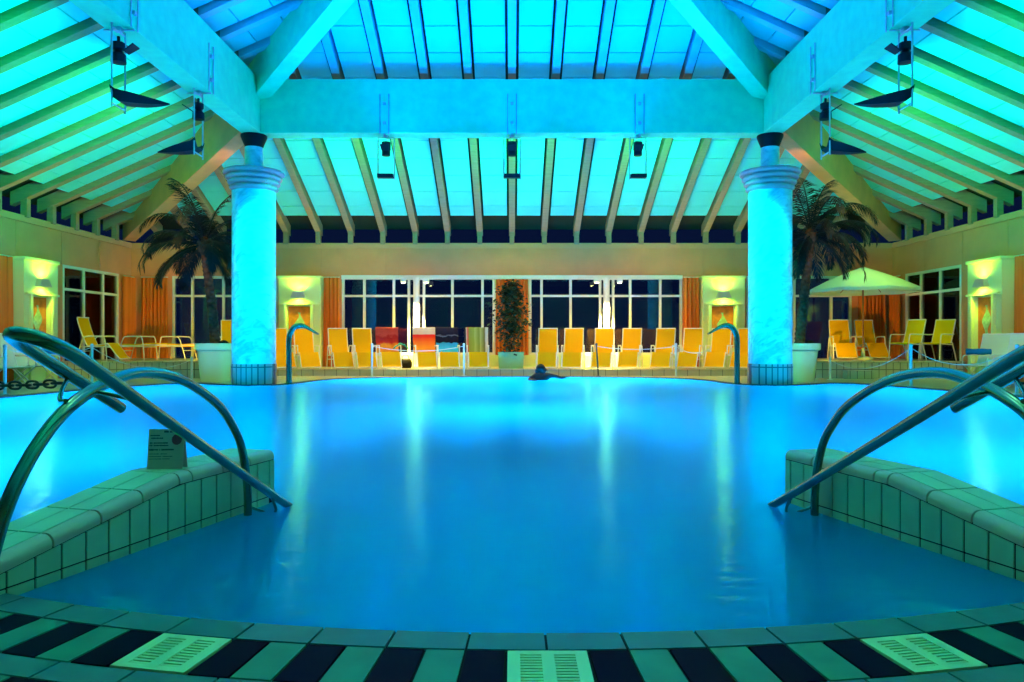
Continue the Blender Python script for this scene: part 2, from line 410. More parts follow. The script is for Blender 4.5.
# ------------------------------------------------------------------ tiled curbs at the entry
def curb_top(d): return .285 if d >= 3.38 else max(.10, .285-(3.38-d)*.172)
def curb(s, name):
    dirn = Vector((.277, -1)).normalized()         # in (outward x, y), towards the camera
    end = Vector((1.44, 4.12)); nrm = Vector((-dirn.y, dirn.x))   # outward from the axis
    def P(t, wv, z): q = end + dirn*t + nrm*wv; return (X0+s*q.x, q.y, z)
    def top(t): return curb_top(end.y + dirn.y*t)
    L = 2.5; W = .285; body = MB()
    ts = [0, .3, .76, 1.2, 1.6, 2.0, L]
    body.loft([[P(t, .006, -.9), P(t, .006, top(t)-.052), P(t, .02, top(t)-.02), P(t, .055, top(t)-.006), P(t, W-.01, top(t)-.006), P(t, W-.006, top(t)-.02), P(t, W-.006, -.9)] for t in ts])
    root = body.build(name, 'grout', smooth=0); struct(root)
    tl = MB(); g = .0045
    k = 0; t = .05
    def slab(w0, w1, za, zb, t0, t1, m):    # za, zb: offsets below top (callables)
        tl.hexa([P(t0, w0, za(t0)), P(t1, w0, za(t1)), P(t1, w1, za(t1)), P(t0, w1, za(t0)), P(t0, w0, zb(t0)), P(t1, w0, zb(t1)), P(t1, w1, zb(t1)), P(t0, w1, zb(t0))], m)
    # rounded far end corner tile
    while t < L:
        t1 = min(L, t+.112)
        slab(0, .012, lambda q: .036, lambda q: top(q)-.055, t+g, t1-g, 0)
        slab(0, .012, lambda q: -.14, lambda q: .029, t+g, t1-g, 0)
        slab(W-.012, W, lambda q: -.14, lambda q: top(q)-.03, t+g, t1-g, 0)
        t = t1
    slab(0, .012, lambda q: .036, lambda q: top(q)-.055, .003, .05-g, 0)
    t = -.0
    while t < L:
        t1 = min(L, t+.224)
        if t < .76 < t1: t1 = .76 if .76-t > .08 else t1
        sec = []
        for tt in (t+g, t1-g):
            h = top(tt); pr = []
            for j in range(7):
                a = R(180-90*j/6); pr.append(P(tt, .036+.036*math.cos(a), h-.036+.036*math.sin(a)))
            pr += [P(tt, .058, h), P(tt, .058, h-.012), P(tt, .012, h-.050), P(tt, 0, h-.050)]
            sec.append(pr)
        tl.loft(sec, 1)
        for w0, w1 in ((.064, .168), (.173, W-.003)):
            slab(w0, w1, lambda q: top(q)-.015, lambda q: top(q), t+g, t1-g, 0)
        t = t1
    # far end face tiles
    for w0, w1 in ((.02, .14), (.146, W-.01)):
        q = [P(-.006, w0, -.14), P(-.006, w1, -.14), P(.006, w1, -.14), P(.006, w0, -.14), P(-.006, w0, top(0)-.03), P(-.006, w1, top(0)-.03), P(.006, w1, top(0)-.03), P(.006, w0, top(0)-.03)]
        tl.hexa(q, 0)
    tl.build('curb_tiles', ['ttile', 'ntile'], root, smooth=30)
    return root
curb(-1, 'curb_left'); curb(1, 'curb_right')

# ------------------------------------------------------------------ hand rails
def rail(s, label):
    base = (X0+s*1.47, 1.86, .012)
    r = thing('handrail', base, label, 'handrail', 'steel handrails at the pool entry')
    X = lambda x: X0 + s*x
    a = MB()
    pts = [(3.80, -.45), (3.80, -.1), (3.79, .15), (3.71, .36), (3.57, .50), (3.38, .617), (3.05, .735), (2.745, .783), (2.51, .765), (2.266, .695), (2.09, .575), (1.968, .42), (1.89, .22), (1.86, .012)]
    a.tube(smoothpath([(X(1.475), y, z) for y, z in pts], 6), .0205, 14)
    a.build('arch', 'chrome', r, True, smooth=60)
    h = MB()
    hp = [(1.335, 4.06, -.022), (1.335, 3.6, .178), (1.335, 2.6, .62), (1.335, 2.2, .80), (1.338, 2.04, .870), (1.365, 1.955, .905), (1.42, 1.955, .918), (1.50, 2.04, .918), (1.57, 2.17, .90), (1.597, 2.28, .868), (1.60, 2.40, .818), (1.60, 2.6, .73), (1.60, 2.80, .643)]
    h.tube(smoothpath([(X(x), y, z) for x, y, z in hp], 6), .0205, 14)
    h.build('handle_bar', 'chrome', r, True, smooth=60)
    for pts in ([(1.335, 3.72, .125), (1.345, 3.85, .01), (1.40, 3.90, -.02), (1.475, 3.80, .04)],
                [(1.335, 2.42, .70), (1.40, 2.40, .72), (1.475, 2.40, .735)],
                [(1.60, 2.466, .775), (1.575, 2.39, .735), (1.53, 2.31, .712), (1.475, 2.25, .715)]):
        k = MB(); k.tube(smoothpath([(X(x), y, z) for x, y, z in pts], 6), .0075, 8); k.build('bracket', 'chrome', r, True, smooth=60)
    f = MB(); f.lathe([(.05, .0), (.05, .008), (.035, .014)], (X(1.475), 1.86, .0175), 20); f.build('floor_flange', 'chrome', r, True)
rail(-1, 'bent steel handrail with arch over the tiled curb that carries the notice')
rail(1, 'bent steel handrail with arch over the tiled curb without a notice')

# small notice standing on the curb
nt = thing('notice_stand', (-1.665, 3.50, .286), 'small grey folded notice card with a round picture standing on the tiled curb', 'notice', rz=R(4))
cd = MB()
tilt = Matrix.Rotation(R(-8), 3, 'X')
cd.box(tilt @ Vector((0, 0, .095)), (.165, .004, .19), tilt); cd.build('front_card', 'card', nt)
cd = MB(); t2 = Matrix.Rotation(R(12), 3, 'X'); cd.box(Vector((0, .065, 0)) + t2 @ Vector((0, 0, .092)), (.165, .004, .186), t2); cd.build('back_card', 'card', nt)
ink = MB()
rng = random.Random(3)
for zz, x0, wds, hh in ((.160, -.075, (.046,), .006), (.147, -.072, (.058,), .006), (.124, -.076, (.016, .066), .006), (.112, -.078, (.016, .07), .006),
                        (.092, -.079, (.045, .006, .058), .008), (.072, -.078, (.05, .03), .003), (.060, -.078, (.06, .05), .003), (.048, -.078, (.06, .035), .003)):
    x = x0
    for wd in wds:
        while wd > .003:     # broken strokes: blurred lettering
            lw = min(wd, rng.uniform(.004, .009)); hq = hh*rng.uniform(.7, 1.1)
            ink.box(tilt @ Vector((x+lw/2, -.0026, zz)), (lw*.86, .0006, hq), tilt); x += lw; wd -= lw
        x += .005
ink.build('lettering', 'ink', nt, smooth=0); ink = MB()
for xx, ww in ((-.012, .022), (.012, .016)):
    ink.box(tilt @ Vector((xx+.012, -.0026, .178)), (ww, .0006, .009), tilt)
ink.build('heading', 'ink', nt, smooth=0)
pk = MB(); pk.loft([[tilt @ Vector((.050+.024*math.cos(a*.4488), yy, .140+.026*math.sin(a*.4488))) for a in range(14)] for yy in (-.0032, -.0024)]); pk.build('round_picture', 'pink', nt)

# ------------------------------------------------------------------ roof
def zb(r): return 6.44 - .445*(r-5.5)
def face(side):
    if side == 'back': return lambda u, r: (u, CY+r)
    if side == 'left': return lambda u, r: (-r, CY+u)
    if side == 'right': return lambda u, r: (r, CY-u)
    return lambda u, r: (-u, CY-r)
REAVE = WY-CY+.12
SP = .922; RW = .165; GAP = .055
def clip(poly, fn):
    out = []
    for i in range(len(poly)):
        a, c = poly[i], poly[(i+1) % len(poly)]; fa, fc = fn(a), fn(c)
        if fa >= 0: out.append(a)
        if (fa >= 0) != (fc >= 0):
            t = fa/(fa-fc); out.append((a[0]+(c[0]-a[0])*t, a[1]+(c[1]-a[1])*t))
    return out
for side in ('back', 'left', 'right', 'front'):
    fm = face(side)
    b = MB()   # dark roof boards
    e = REAVE+.25
    b.add([(*fm(0, 0), zb(0)+.34), (*fm(-e, e), zb(e)+.34), (*fm(e, e), zb(e)+.34)], [(0, 1, 2)])
    b.add([(*fm(0, 0), zb(0)+.40), (*fm(-e, e), zb(e)+.40), (*fm(e, e), zb(e)+.40)], [(0, 2, 1)])
    struct(b.build('roof', 'roofdeck', smooth=0))
    nmax = 11
    p = MB()
    step = .62
    for n_ in range(-nmax-1, nmax+1):
        u0 = n_*SP + RW/2 + GAP; u1 = (n_+1)*SP - RW/2 - GAP
        if side in ('left', 'right') and False: continue
        r = 0.05
        k = 0
        while r < 10.4:
            r1 = min(10.4, r+step)
            poly = [(u0, r+.011), (u1, r+.011), (u1, r1-.011), (u0, r1-.011)]
            poly = clip(poly, lambda q: q[1]-q[0]-.12); poly = clip(poly, lambda q: q[1]+q[0]-.12) if len(poly) > 2 else poly
            if len(poly) > 2:
                nv = len(poly)
                lo = [(*fm(u, rr), zb(rr)+.115) for u, rr in poly]; hi = [(*fm(u, rr), zb(rr)+.145) for u, rr in poly]
                p.add(lo+hi, [tuple(range(nv))[::-1], tuple(range(nv, 2*nv))]+[(i, (i+1) % nv, nv+(i+1) % nv, nv+i) for i in range(nv)])
            r = r1
    struct(p.build('ceiling', 'panel', smooth=0))
    if side == 'front': continue
    for n_ in range(-nmax, nmax+1):
        u = n_*SP
        if side == 'left' and u < -3.2: continue
        if side == 'right' and u > 3.2: continue
        r0 = abs(u)+.1; r1 = REAVE
        if r1-r0 < .3: continue
        h = RW/2
        def piece(mb, ra, rb):
            mb.hexa([(*fm(u-h, ra), zb(ra)), (*fm(u+h, ra), zb(ra)), (*fm(u+h, rb), zb(rb)), (*fm(u-h, rb), zb(rb)),
                     (*fm(u-h, ra), zb(ra)+.3), (*fm(u+h, ra), zb(ra)+.3), (*fm(u+h, rb), zb(rb)+.3), (*fm(u-h, rb), zb(rb)+.3)])
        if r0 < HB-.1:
            b = MB(); piece(b, r0, HB); struct(b.build('upper_rafter', 'rafter_lit', smooth=0))
        b = MB(); piece(b, max(r0, HB), r1)
        rr = (10.9 if side != 'back' else WY-CY)
        a0, a1 = rr-.10, rr+.04
        b.hexa([(*fm(u-h*.8, a0), 3.66), (*fm(u+h*.8, a0), 3.66), (*fm(u+h*.8, a1), 3.66), (*fm(u-h*.8, a1), 3.66),
                (*fm(u-h*.8, a0), zb(a0)+.02), (*fm(u+h*.8, a0), zb(a0)+.02), (*fm(u+h*.8, a1), zb(a1)+.02), (*fm(u-h*.8, a1), zb(a1)+.02)])
        struct(b.build('rafter', 'rafter', smooth=0))
# ring beams
ZB0, ZB1 = 5.19, 6.30
BW = .40
for side, name in (('back', 'beam_back'), ('left', 'beam_left'), ('right', 'beam_right'), ('front', 'beam_front')):
    fm = face(side); b = MB()
    a, c = HB-BW/2, HB+BW/2
    ext = HB+BW/2 if side in ('left', 'right') else HB-BW/2-.002
    b.hexa([(*fm(-ext, a), ZB0), (*fm(ext, a), ZB0), (*fm(ext, c), ZB0), (*fm(-ext, c), ZB0), (*fm(-ext, a), ZB1), (*fm(ext, a), ZB1), (*fm(ext, c), ZB1), (*fm(-ext, c), ZB1)])
    ob = b.build(name, 'beam', smooth=0, bevel=.012); struct(ob)
# hips: straight upper part to the ridge point, deep tapered lower part to the wall corner
for sx in (-1, 1):
    for sy in (1, -1):
        def hp(r, wv, z): return (sx*(r-wv*.7071), CY+sy*(r+wv*.7071), z)
        b = MB(); h = .17
        secs = []
        for r in (0.12, HB):
            secs.append([hp(r, -h, zb(r)-.70), hp(r, h, zb(r)-.70), hp(r, h, zb(r)+.16), hp(r, -h, zb(r)+.16)])
        b.loft(secs); struct(b.build('hip_beam', 'beam', smooth=0, bevel=.01))
        if sy < 0: continue
        b = MB(); secs = []
        for r, zl in ((HB+.02, 5.36), (WX-.02, 3.74)):
            secs.append([hp(r, -h, zl), hp(r, h, zl), hp(r, h, zb(r)+.16), hp(r, -h, zb(r)+.16)])
        b.loft(secs); struct(b.build('hip_rafter', 'hip', smooth=0, bevel=.01))

# ------------------------------------------------------------------ walls
H0, H1 = 2.76, 3.70     # window head, wall top
# back wall fascia in panels, cornice above
def fascia(name, axis):
    o = MB()
    if axis == 'back':
        o.box((0, WY+.10, (H0+H1)/2), (2*WX+.4, .18, H1-H0))
        k = 0
        for i in range(12):
            x0 = -10.9+i*1.8167; o.box((x0+.908, WY+.004, (H0+3.545)/2), (1.8167-.014, .03, 3.545-H0))
        root = o.build(name, 'tan', smooth=0, bevel=0)
        t = MB(); t.box((0, WY-.005, 3.625), (2*WX+.1, .09, .15)); t.build('cornice', 'trim', root, smooth=0, bevel=.01)
    else:
        s = axis
        o.box((s*(WX+.10), 9.75, (H0+H1)/2), (.18, 22.5, H1-H0))
        for i in range(12):
            y0 = 20.88-i*1.62; o.box((s*(WX+.004), y0-.81, (H0+3.545)/2), (.03, 1.62-.014, 3.545-H0))
        root = o.build(name, 'tan', smooth=0)
        t = MB(); t.box((s*(WX-.005), 9.75, 3.625), (.09, 22.2, .15)); t.build('cornice', 'trim', root, smooth=0, bevel=.01)
    return struct(root)
wb = fascia('wall_back', 'back'); wl = fascia('wall_left', -1); wr = fascia('wall_right', 1)
b = MB(); b.box((0, -1.35, 1.85), (22.2, .1, 3.7)); struct(b.build('wall_front', 'tan', smooth=0))
# solid lower wall pieces between openings on the back wall
def lowwall(name, x0, x1, z0, z1, yy=WY+.10, m='tan'):
    b = MB(); b.box(((x0+x1)/2, yy, (z0+z1)/2), (x1-x0, .18, z1-z0)); return struct(b.build(name, m, smooth=0))
lowwall('wall_sill', -4.85, 4.85, 0, .50, WY-.02, 'pil')
lowwall('wall_pier', -11.0, -9.72, 0, H0); lowwall('wall_pier', 9.72, 11.0, 0, H0)
lowwall('wall_pier', -6.7, -4.87, 0, H0); lowwall('wall_pier', 4.87, 6.7, 0, H0)
for s in (-1, 1):
    for y0, y1 in ((20.24, 20.9), (15.0, 17.72), (-1.3, 12.2)):
        b = MB(); b.box((s*(WX+.10), (y0+y1)/2, H0/2), (.18, y1-y0, H0)); struct(b.build('wall_pier', 'tan', smooth=0))
    b = MB(); b.box((s*(WX+.16), 13.6, H0/2), (.05, 2.8, H0)); struct(b.build('wall_pier', 'tan', smooth=0))

def window(name, origin, ux, wid, z0, z1, bars, transom, nrm, fw=.07, fd=.09):
    # origin: start corner on the wall line, ux: unit vector along the wall, nrm: into the room
    root = bpy.data.objects.new(name, None); C.objects.link(root); root.location = origin; struct(root)
    ux = Vector(ux); nn = Vector(nrm)
    def bx(mb, a0, a1, za, zc, d0, d1):
        q = []
        for z in (za, zc):
            for a, d in ((a0, d0), (a1, d0), (a1, d1), (a0, d1)):
                p = ux*a + nn*d; q.append((p.x, p.y, z))
        mb.hexa(q)
    f = MB()
    bx(f, 0, fw, z0, z1, -fd/2, fd/2); bx(f, wid-fw, wid, z0, z1, -fd/2, fd/2); bx(f, fw, wid-fw, z1-fw, z1, -fd/2, fd/2); bx(f, fw, wid-fw, z0, z0+fw, -fd/2, fd/2)
    f.build('window_frame', 'white', root, smooth=0)
    edges = [fw/2] + list(bars) + [wid-fw/2]
    for q in bars:
        mb = MB(); bx(mb, q-fw/2, q+fw/2, z0+fw, z1-fw, -fd/2+.004, fd/2-.004); mb.build('mullion', 'white', root, smooth=0)
    mb = MB(); bx(mb, fw, wid-fw, transom-.032, transom+.032, -fd/2+.008, fd/2-.008); mb.build('transom', 'white', root, smooth=0)
    for a, c in zip(edges[:-1], edges[1:]):
        for za, zc in ((z0+fw, transom-.03), (transom+.03, z1-fw)):
            mb = MB(); bx(mb, a+fw/2, c-fw/2, za, zc, -.006, .006); mb.build('pane', 'glass', root, smooth=0)
    return root
px = lambda x, d: (x-512)*d/F
# middle of the back wall: two wide windows with a curtained pier between
d = 20.93
xa = -4.87
window('window_1', (xa, d, 0), (1, 0, 0), px(495, d)-xa, .50, H0, [px(364.5, d)-xa, px(394, d)-xa, px(409, d)-xa, px(424, d)-xa, px(452.5, d)-xa, px(482.5, d)-xa], 2.19, (0, -1, 0))
xb = px(529, d)
window('window_2', (xb, d, 0), (1, 0, 0), 4.87-xb, .50, H0, [px(541.5, d)-xb, px(570.5, d)-xb, px(600, d)-xb, px(613, d)-xb, px(630, d)-xb, px(660, d)-xb], 2.19, (0, -1, 0))
lowwall('wall_pier', px(495, d), px(529, d), .5, H0, WY+.10, 'pil')
# corner windows of the back wall
window('window_3', (-9.72, d, 0), (1, 0, 0), 3.02, .25, H0, [.57, 1.46, 2.3], 2.19, (0, -1, 0))
window('window_4', (6.70, d, 0), (1, 0, 0), 3.02, .25, H0, [.6, 1.38, 2.44], 2.19, (0, -1, 0))
# side windows
window('window_5', (-WX-.05, 17.72, 0), (0, 1, 0), 2.52, .25, H0, [.90, 1.78], 2.17, (1, 0, 0))
window('window_6', (WX+.05, 17.72, 0), (0, 1, 0), 2.52, .25, H0, [.90, 1.78], 2.17, (-1, 0, 0))
# low parapets below the corner windows
lowwall('wall_sill', -9.72, -6.70, 0, .25); lowwall('wall_sill', 6.70, 9.72, 0, .25)
for s in (-1, 1):
    b = MB(); b.box((s*(WX+.10), 18.98, .125), (.18, 2.52, .25)); struct(b.build('wall_sill', 'tan', smooth=0))
# lit head board over the middle windows
b = MB(); b.box((0, WY-.03, H0-.04), (9.74, .10, .12)); struct(b.build('trim_1', 'white', smooth=0, bevel=.008))
b = MB(); b.box((0, 26, -.3), (50, 10, .1)); struct(b.build('ground_outside', 'outdoor', smooth=0))

# terraces
BT = .17; CT = .41
b = MB()
pts = [(-6.85, 20.8), (-6.85, 18.72)] + [(-6.85+13.7*k/20, 18.72) for k in range(1, 20)] + [(6.85, 18.72), (6.85, 20.8)]
b.prism(pts, 0, BT-.02); o = b.build('floor_terrace', 'deck', smooth=0); struct(o)
b = MB(); b.prism([(-6.87, 20.8), (-6.87, 18.70), (6.87, 18.70), (6.87, 20.8)], BT-.02, BT); struct(b.build('floor_terrace', 'deck', smooth=0))
for s in (-1, 1):
    q = [(s*10.9, 17.58), (s*7.05, 17.58), (s*7.05, 20.8), (s*10.9, 20.8)]
    b = MB(); b.prism(q, 0, CT-.03); struct(b.build('floor_terrace', 'riser', smooth=0))
    q = [(s*10.9, 17.55), (s*7.02, 17.55), (s*7.02, 20.8), (s*10.9, 20.8)]
    b = MB(); b.prism(q, CT-.03, CT); struct(b.build('floor_terrace', 'deck', smooth=0))
    b = MB(); b.box((s*8.25, 17.40, .10), (.62, .30, .20)); struct(b.build('terrace_step', 'riser', smooth=0, bevel=.006))

# ------------------------------------------------------------------ columns
for s, lb in ((-1, 'glowing turquoise marble column nearest the window tables and notice curb'), (1, 'glowing turquoise marble column nearest the open parasol')):
    t = thing('column', (s*HB, 15.25, .004), lb, 'column', 'round marble columns under the roof beams')
    b = MB(); b.lathe([(.452, 0), (.452, .42), (.44, .425)], (0, 0, 0), 48); b.build('mosaic_base', 'mosaic', t)
    b = MB(); b.lathe([(.438, .42), (.438, 4.02)], (0, 0, 0), 48); b.build('shaft', 'marble', t)
    prof = []
    for k, (r, z) in enumerate([(.475, 4.02), (.515, 4.13), (.555, 4.235), (.60, 4.34)]):
        for j in range(7):
            a = R(-90+180*j/6); prof.append((r-.03+.045*math.cos(a), z+.052+.045*math.sin(a)))
    prof.append((.2, 4.445))
    b = MB(); b.lathe([(.44, 4.0)]+prof, (0, 0, 0), 48); b.build('capital', 'capital', t, smooth=50)
    b = MB(); b.lathe([(.19, 4.44), (.185, 4.93)], (0, 0, 0), 32); b.build('neck', 'marble', t)
    b = MB(); b.lathe([(.175, 4.92), (.265, 5.15), (.265, 5.185)], (0, 0, 0), 32); b.build('cap', 'black', t)

# ------------------------------------------------------------------ wall lamps on their pilasters
def spot(name, loc, target, power, col, angle=60, blend=.6, size=.05):
    l = bpy.data.lights.new(name, 'SPOT'); l.energy = power; l.color = col; l.spot_size = R(angle); l.spot_blend = blend; l.shadow_soft_size = size
    o = bpy.data.objects.new(name, l); C.objects.link(o); o.location = loc
    o.rotation_euler = (Vector(target)-Vector(loc)).to_track_quat('-Z', 'Y').to_euler(); return o
def point(name, loc, power, col, size=.1):
    l = bpy.data.lights.new(name, 'POINT'); l.energy = power; l.color = col; l.shadow_soft_size = size
    o = bpy.data.objects.new(name, l); C.objects.link(o); o.location = loc; return o

SC = (.58, 1.0, .06)
def pilaster(origin, rz, lb, lamp_lb, pic_lb, floor):
    # local: x along the wall (width 1.18), -y into the room, z up
    o = Vector(origin); W2, D = .59, .36
    rot = Matrix.Rotation(rz, 4, 'Z')
    t = thing('pilaster', origin, lb, 'pilaster', 'pale pilasters with a wall lamp', rz=rz)
    b = MB()
    nx0, nx1, nz = -.34, .30, 1.92       # niche
    b.box((-(W2-nx0*-1)/2-(-nx0)/2 if False else (-W2+nx0)/2, -D/2, (nz-floor)/2+floor), (W2+nx0, D, nz-floor))
    b.box(((W2+nx1)/2, -D/2, (nz-floor)/2+floor), (W2-nx1, D, nz-floor))
    b.box((0, -D/2, (nz+2.66)/2), (2*W2, D, 2.66-nz))
    b.box(((nx0+nx1)/2, -.13, (nz+floor)/2), (nx1-nx0, .26, nz-floor))
    b.build('pier', 'pil', t, smooth=0)
    b = MB(); b.box((0, -D/2-.02, 2.70), (2*W2+.05, D+.04, .075)); b.build('cap_moulding', 'pil', t, smooth=0, bevel=.01)
    # raised surround of the niche
    b = MB()
    b.box((nx0-.06, -D-.03, (nz+floor)/2), (.08, .06, nz-floor)); b.box((nx1+.06, -D-.03, (nz+floor)/2), (.08, .06, nz-floor))
    b.box((0, -D-.035, nz+.02), (2*W2-.06, .07, .05)); b.build('niche_surround', 'pil', t, smooth=0, bevel=.006)
    p = thing('niche_picture', o + rot @ Vector(((nx0+nx1)/2, -.262, 1.0)), pic_lb, 'picture', 'orange pictures in the pilaster niches', rz=rz)
    b = MB(); b.box((0, -.012, .30), (nx1-nx0-.02, .02, 1.16)); b.build('panel', 'picture', p, smooth=0, bevel=.004)
    b = MB(); r2 = random.Random(5)
    L = []; Rr = []
    for k in range(15):
        z = -.22+k*.066; wv = .07+.035*math.sin(k*.9)+.05*max(0, 1-abs(k-9)/4)-.035*max(0, k-11)/3
        c = .02*math.sin(k*.7); L.append((c-wv, z)); Rr.append((c+wv, z))
    b.loft([[(x, yy, z) for x, z in L+Rr[::-1]] for yy in (-.032, -.022)]); b.build('leafy_motif', 'motif', p)
    s = thing('wall_lamp', o + rot @ Vector((-.02, -D, 2.20)), lamp_lb, 'wall lamp', 'up and down wall lamps', rz=rz)
    b = MB()
    def sec(z, hw, dd): return [(-hw, 0, z), (hw, 0, z), (hw, -dd, z), (-hw, -dd, z)]
    b.loft([sec(-.085, .20, .13), sec(.085, .14, .10)], caps=False)
    b.loft([sec(-.085, .188, .118), sec(.085, .128, .088)], caps=False)
    b.build('shade', 'sconce', s, smooth=0)
    b = MB(); b.tube([(-.06, -.055, 0), (.06, -.055, 0)], .018, 10); b.build('bulb', 'bulb', s)
    b = MB(); b.box((0, -.012, 0), (.10, .024, .10)); b.build('back_plate', 'sconce', s, smooth=0)
    for dz, pw, an in ((.10, 40, 172), (-.10, 48, 172)):
        a = o + rot @ Vector((-.02, -D-.15, 2.20+dz)); tg = o + rot @ Vector((-.02, -D-.10, 2.20+dz*8))
        spot('wall_lamp_light', a, tg, pw, SC, an, .8, .03)
P = [((-5.98, WY, 0), 0, 'pale pilaster with lit wall lamp behind the swan-neck spout, notice side', 'lit wall lamp on the back pilaster, notice curb side', 'orange niche picture with green figure on the back pilaster, notice curb side', BT),
     ((5.96, WY, 0), 0, 'pale pilaster with lit wall lamp next to the column by the parasol', 'lit wall lamp on the back pilaster nearest the parasol', 'orange niche picture with green figure on the back pilaster nearest the parasol', BT),
     ((-WX, 16.35, 0), R(90), 'pale side-wall pilaster with lit wall lamp behind the white deck chairs and handrail bend', 'lit wall lamp on the side wall facing the parasol', 'orange niche picture on the side wall above the blue towelled deck chair, notice curb side', .004),
     ((WX, 16.30, 0), R(-90), 'pale side-wall pilaster with lit wall lamp beyond the two lemon armchairs', 'lit wall lamp on the side wall near the lemon armchairs', 'orange niche picture on the side wall near the lemon armchairs', .004)]
for a in P: pilaster(*a)

# ------------------------------------------------------------------ curtains
def curtain(p0, p1, z0, z1, lb, waves, seed):
    a = Vector(p0); c = Vector(p1); L = (c-a).length; u = (c-a)/L; nn = Vector((-u.y, u.x)); rr = random.Random(seed)
    N = waves*8; fr = []; bk = []
    ph = [rr.uniform(-.6, .6) for _ in range(waves+2)]
    for i in range(N+1):
        t = i/N; wv = .05*math.sin(t*waves*2*math.pi + ph[int(t*waves)]) + .014*math.sin(t*waves*5.3*math.pi)
        q = a + u*(t*L)
        fr.append((q + nn*(wv+.012))); bk.append((q + nn*(wv-.012)))
    lp = [(p.x-a.x, p.y-a.y) for p in fr + bk[::-1]]
    t = thing('curtain', (a.x, a.y, z0), lb, 'curtain', 'orange curtains along the windows')
    b = MB(); secs = []
    for z, f in ((0, 1.0), ((z1-z0)*.5, .98), (z1-z0, .95)):
        m = Vector(((c.x-a.x)/2, (c.y-a.y)/2))
        secs.append([(m.x+(x-m.x)*f, m.y+(y-m.y)*f, z) for x, y in lp])
    b.loft(secs); b.build('cloth', 'curtain', t, smooth=70)
    b = MB(); b.tube([(0, 0, z1-z0+.015), (c.x-a.x, c.y-a.y, z1-z0+.015)], .014, 8); b.build('curtain_rail', 'wframe', t)
yc = WY-.14
curtain((-5.36, yc), (-4.90, yc), BT, 2.70, 'orange curtain between the notice-side pilaster and the wide window', 4, 1)
curtain((4.88, yc), (5.33, yc), BT, 2.70, 'orange curtain between the wide window and the parasol-side pilaster', 4, 2)
curtain((px(495.5, yc), yc+.05), (px(512.5, yc), yc+.05), .5, 2.66, 'bright orange curtain behind the creeper, half toward the red-towelled lounger', 4, 3)
curtain((px(512.8, yc), yc+.05), (px(528.5, yc), yc+.05), .5, 2.66, 'bright orange curtain behind the creeper, half toward the swimmer', 4, 4)
curtain((-10.55, yc), (-9.78, yc), CT, 2.70, 'brown-orange curtain on the back wall above the flat yellow sun beds', 7, 5)
curtain((9.85, yc), (10.62, yc), CT, 2.70, 'orange curtain on the back wall behind the parasol pole', 7, 6)
curtain((-WX+.12, 20.28), (-WX+.12, 20.82), CT, 2.70, 'brown-orange curtain on the side wall in the corner behind the sun beds', 5, 7)
curtain((WX-.12, 20.82), (WX-.12, 20.28), CT, 2.70, 'orange curtain on the side wall in the corner beyond the parasol', 5, 8)
curtain((-WX+.14, 14.3), (-WX+.14, 15.7), .02, 2.70, 'orange curtain at the picture edge by the white deck chairs, notice side', 10, 9)
curtain((WX-.14, 15.65), (WX-.14, 14.3), .02, 2.70, 'orange curtain at the picture edge by the white deck chairs, parasol side', 10, 10)

# ------------------------------------------------------------------ spot-lit white posts in front of the middle windows
def lit_post(x, lb, lbs):
    dd = 20.72; X = px(x, dd)
    t = thing('post', (X, dd, BT), lb, 'post', 'floodlit white posts at the wide windows')
    b = MB(); b.lathe([(.105, 0), (.105, .03), (.09, .05), (.09, 2.44), (.11, 2.47), (.11, 2.53)], (0, 0, 0), 28); b.build('shaft', 'white', t)
    for q, l2 in zip((-1, 1), lbs):
        f = thing('spotlight', (X+q*.32, dd-.36, 2.64), l2, 'spotlight', 'small white twin spotlights over the posts')
        b = MB(); b.box((0, 0, -.055), (.15, .13, .11)); b.build('housing', 'white', f, bevel=.012)
        b = MB(); b.box((-q*.12, .30, .0), (.18, .02, .02)); b.box((0, .18, .0), (.025, .26, .025)); b.build('arm', 'white', f, smooth=0)
        b = MB(); b.lathe([(.045, -.112), (.05, -.122), (.02, -.122)], (0, 0, 0), 16); b.build('lens', 'bulb', f)
        spot('spotlight_beam', (X+q*.32, dd-.42, 2.52), (X, dd, 1.35), 7500, (1, .90, .36), 32, .9, .04)
        spot('spotlight_spill', (X+q*.30, dd-.18, 2.48), (X+q*1.1, dd-1.3, 0), 320, (1, .72, .10), 110, .9, .04)
lit_post(416.5, 'floodlit white post in the wide window behind the red-towelled lounger', ['white spotlight over the red-towel post, side toward the notice', 'white spotlight over the red-towel post, side toward the creeper'])
lit_post(606.5, 'floodlit white post in the wide window behind the leaning dark rope post', ['white spotlight over the post behind the leaning rope post, creeper side', 'white spotlight over the post behind the leaning rope post, parasol side'])

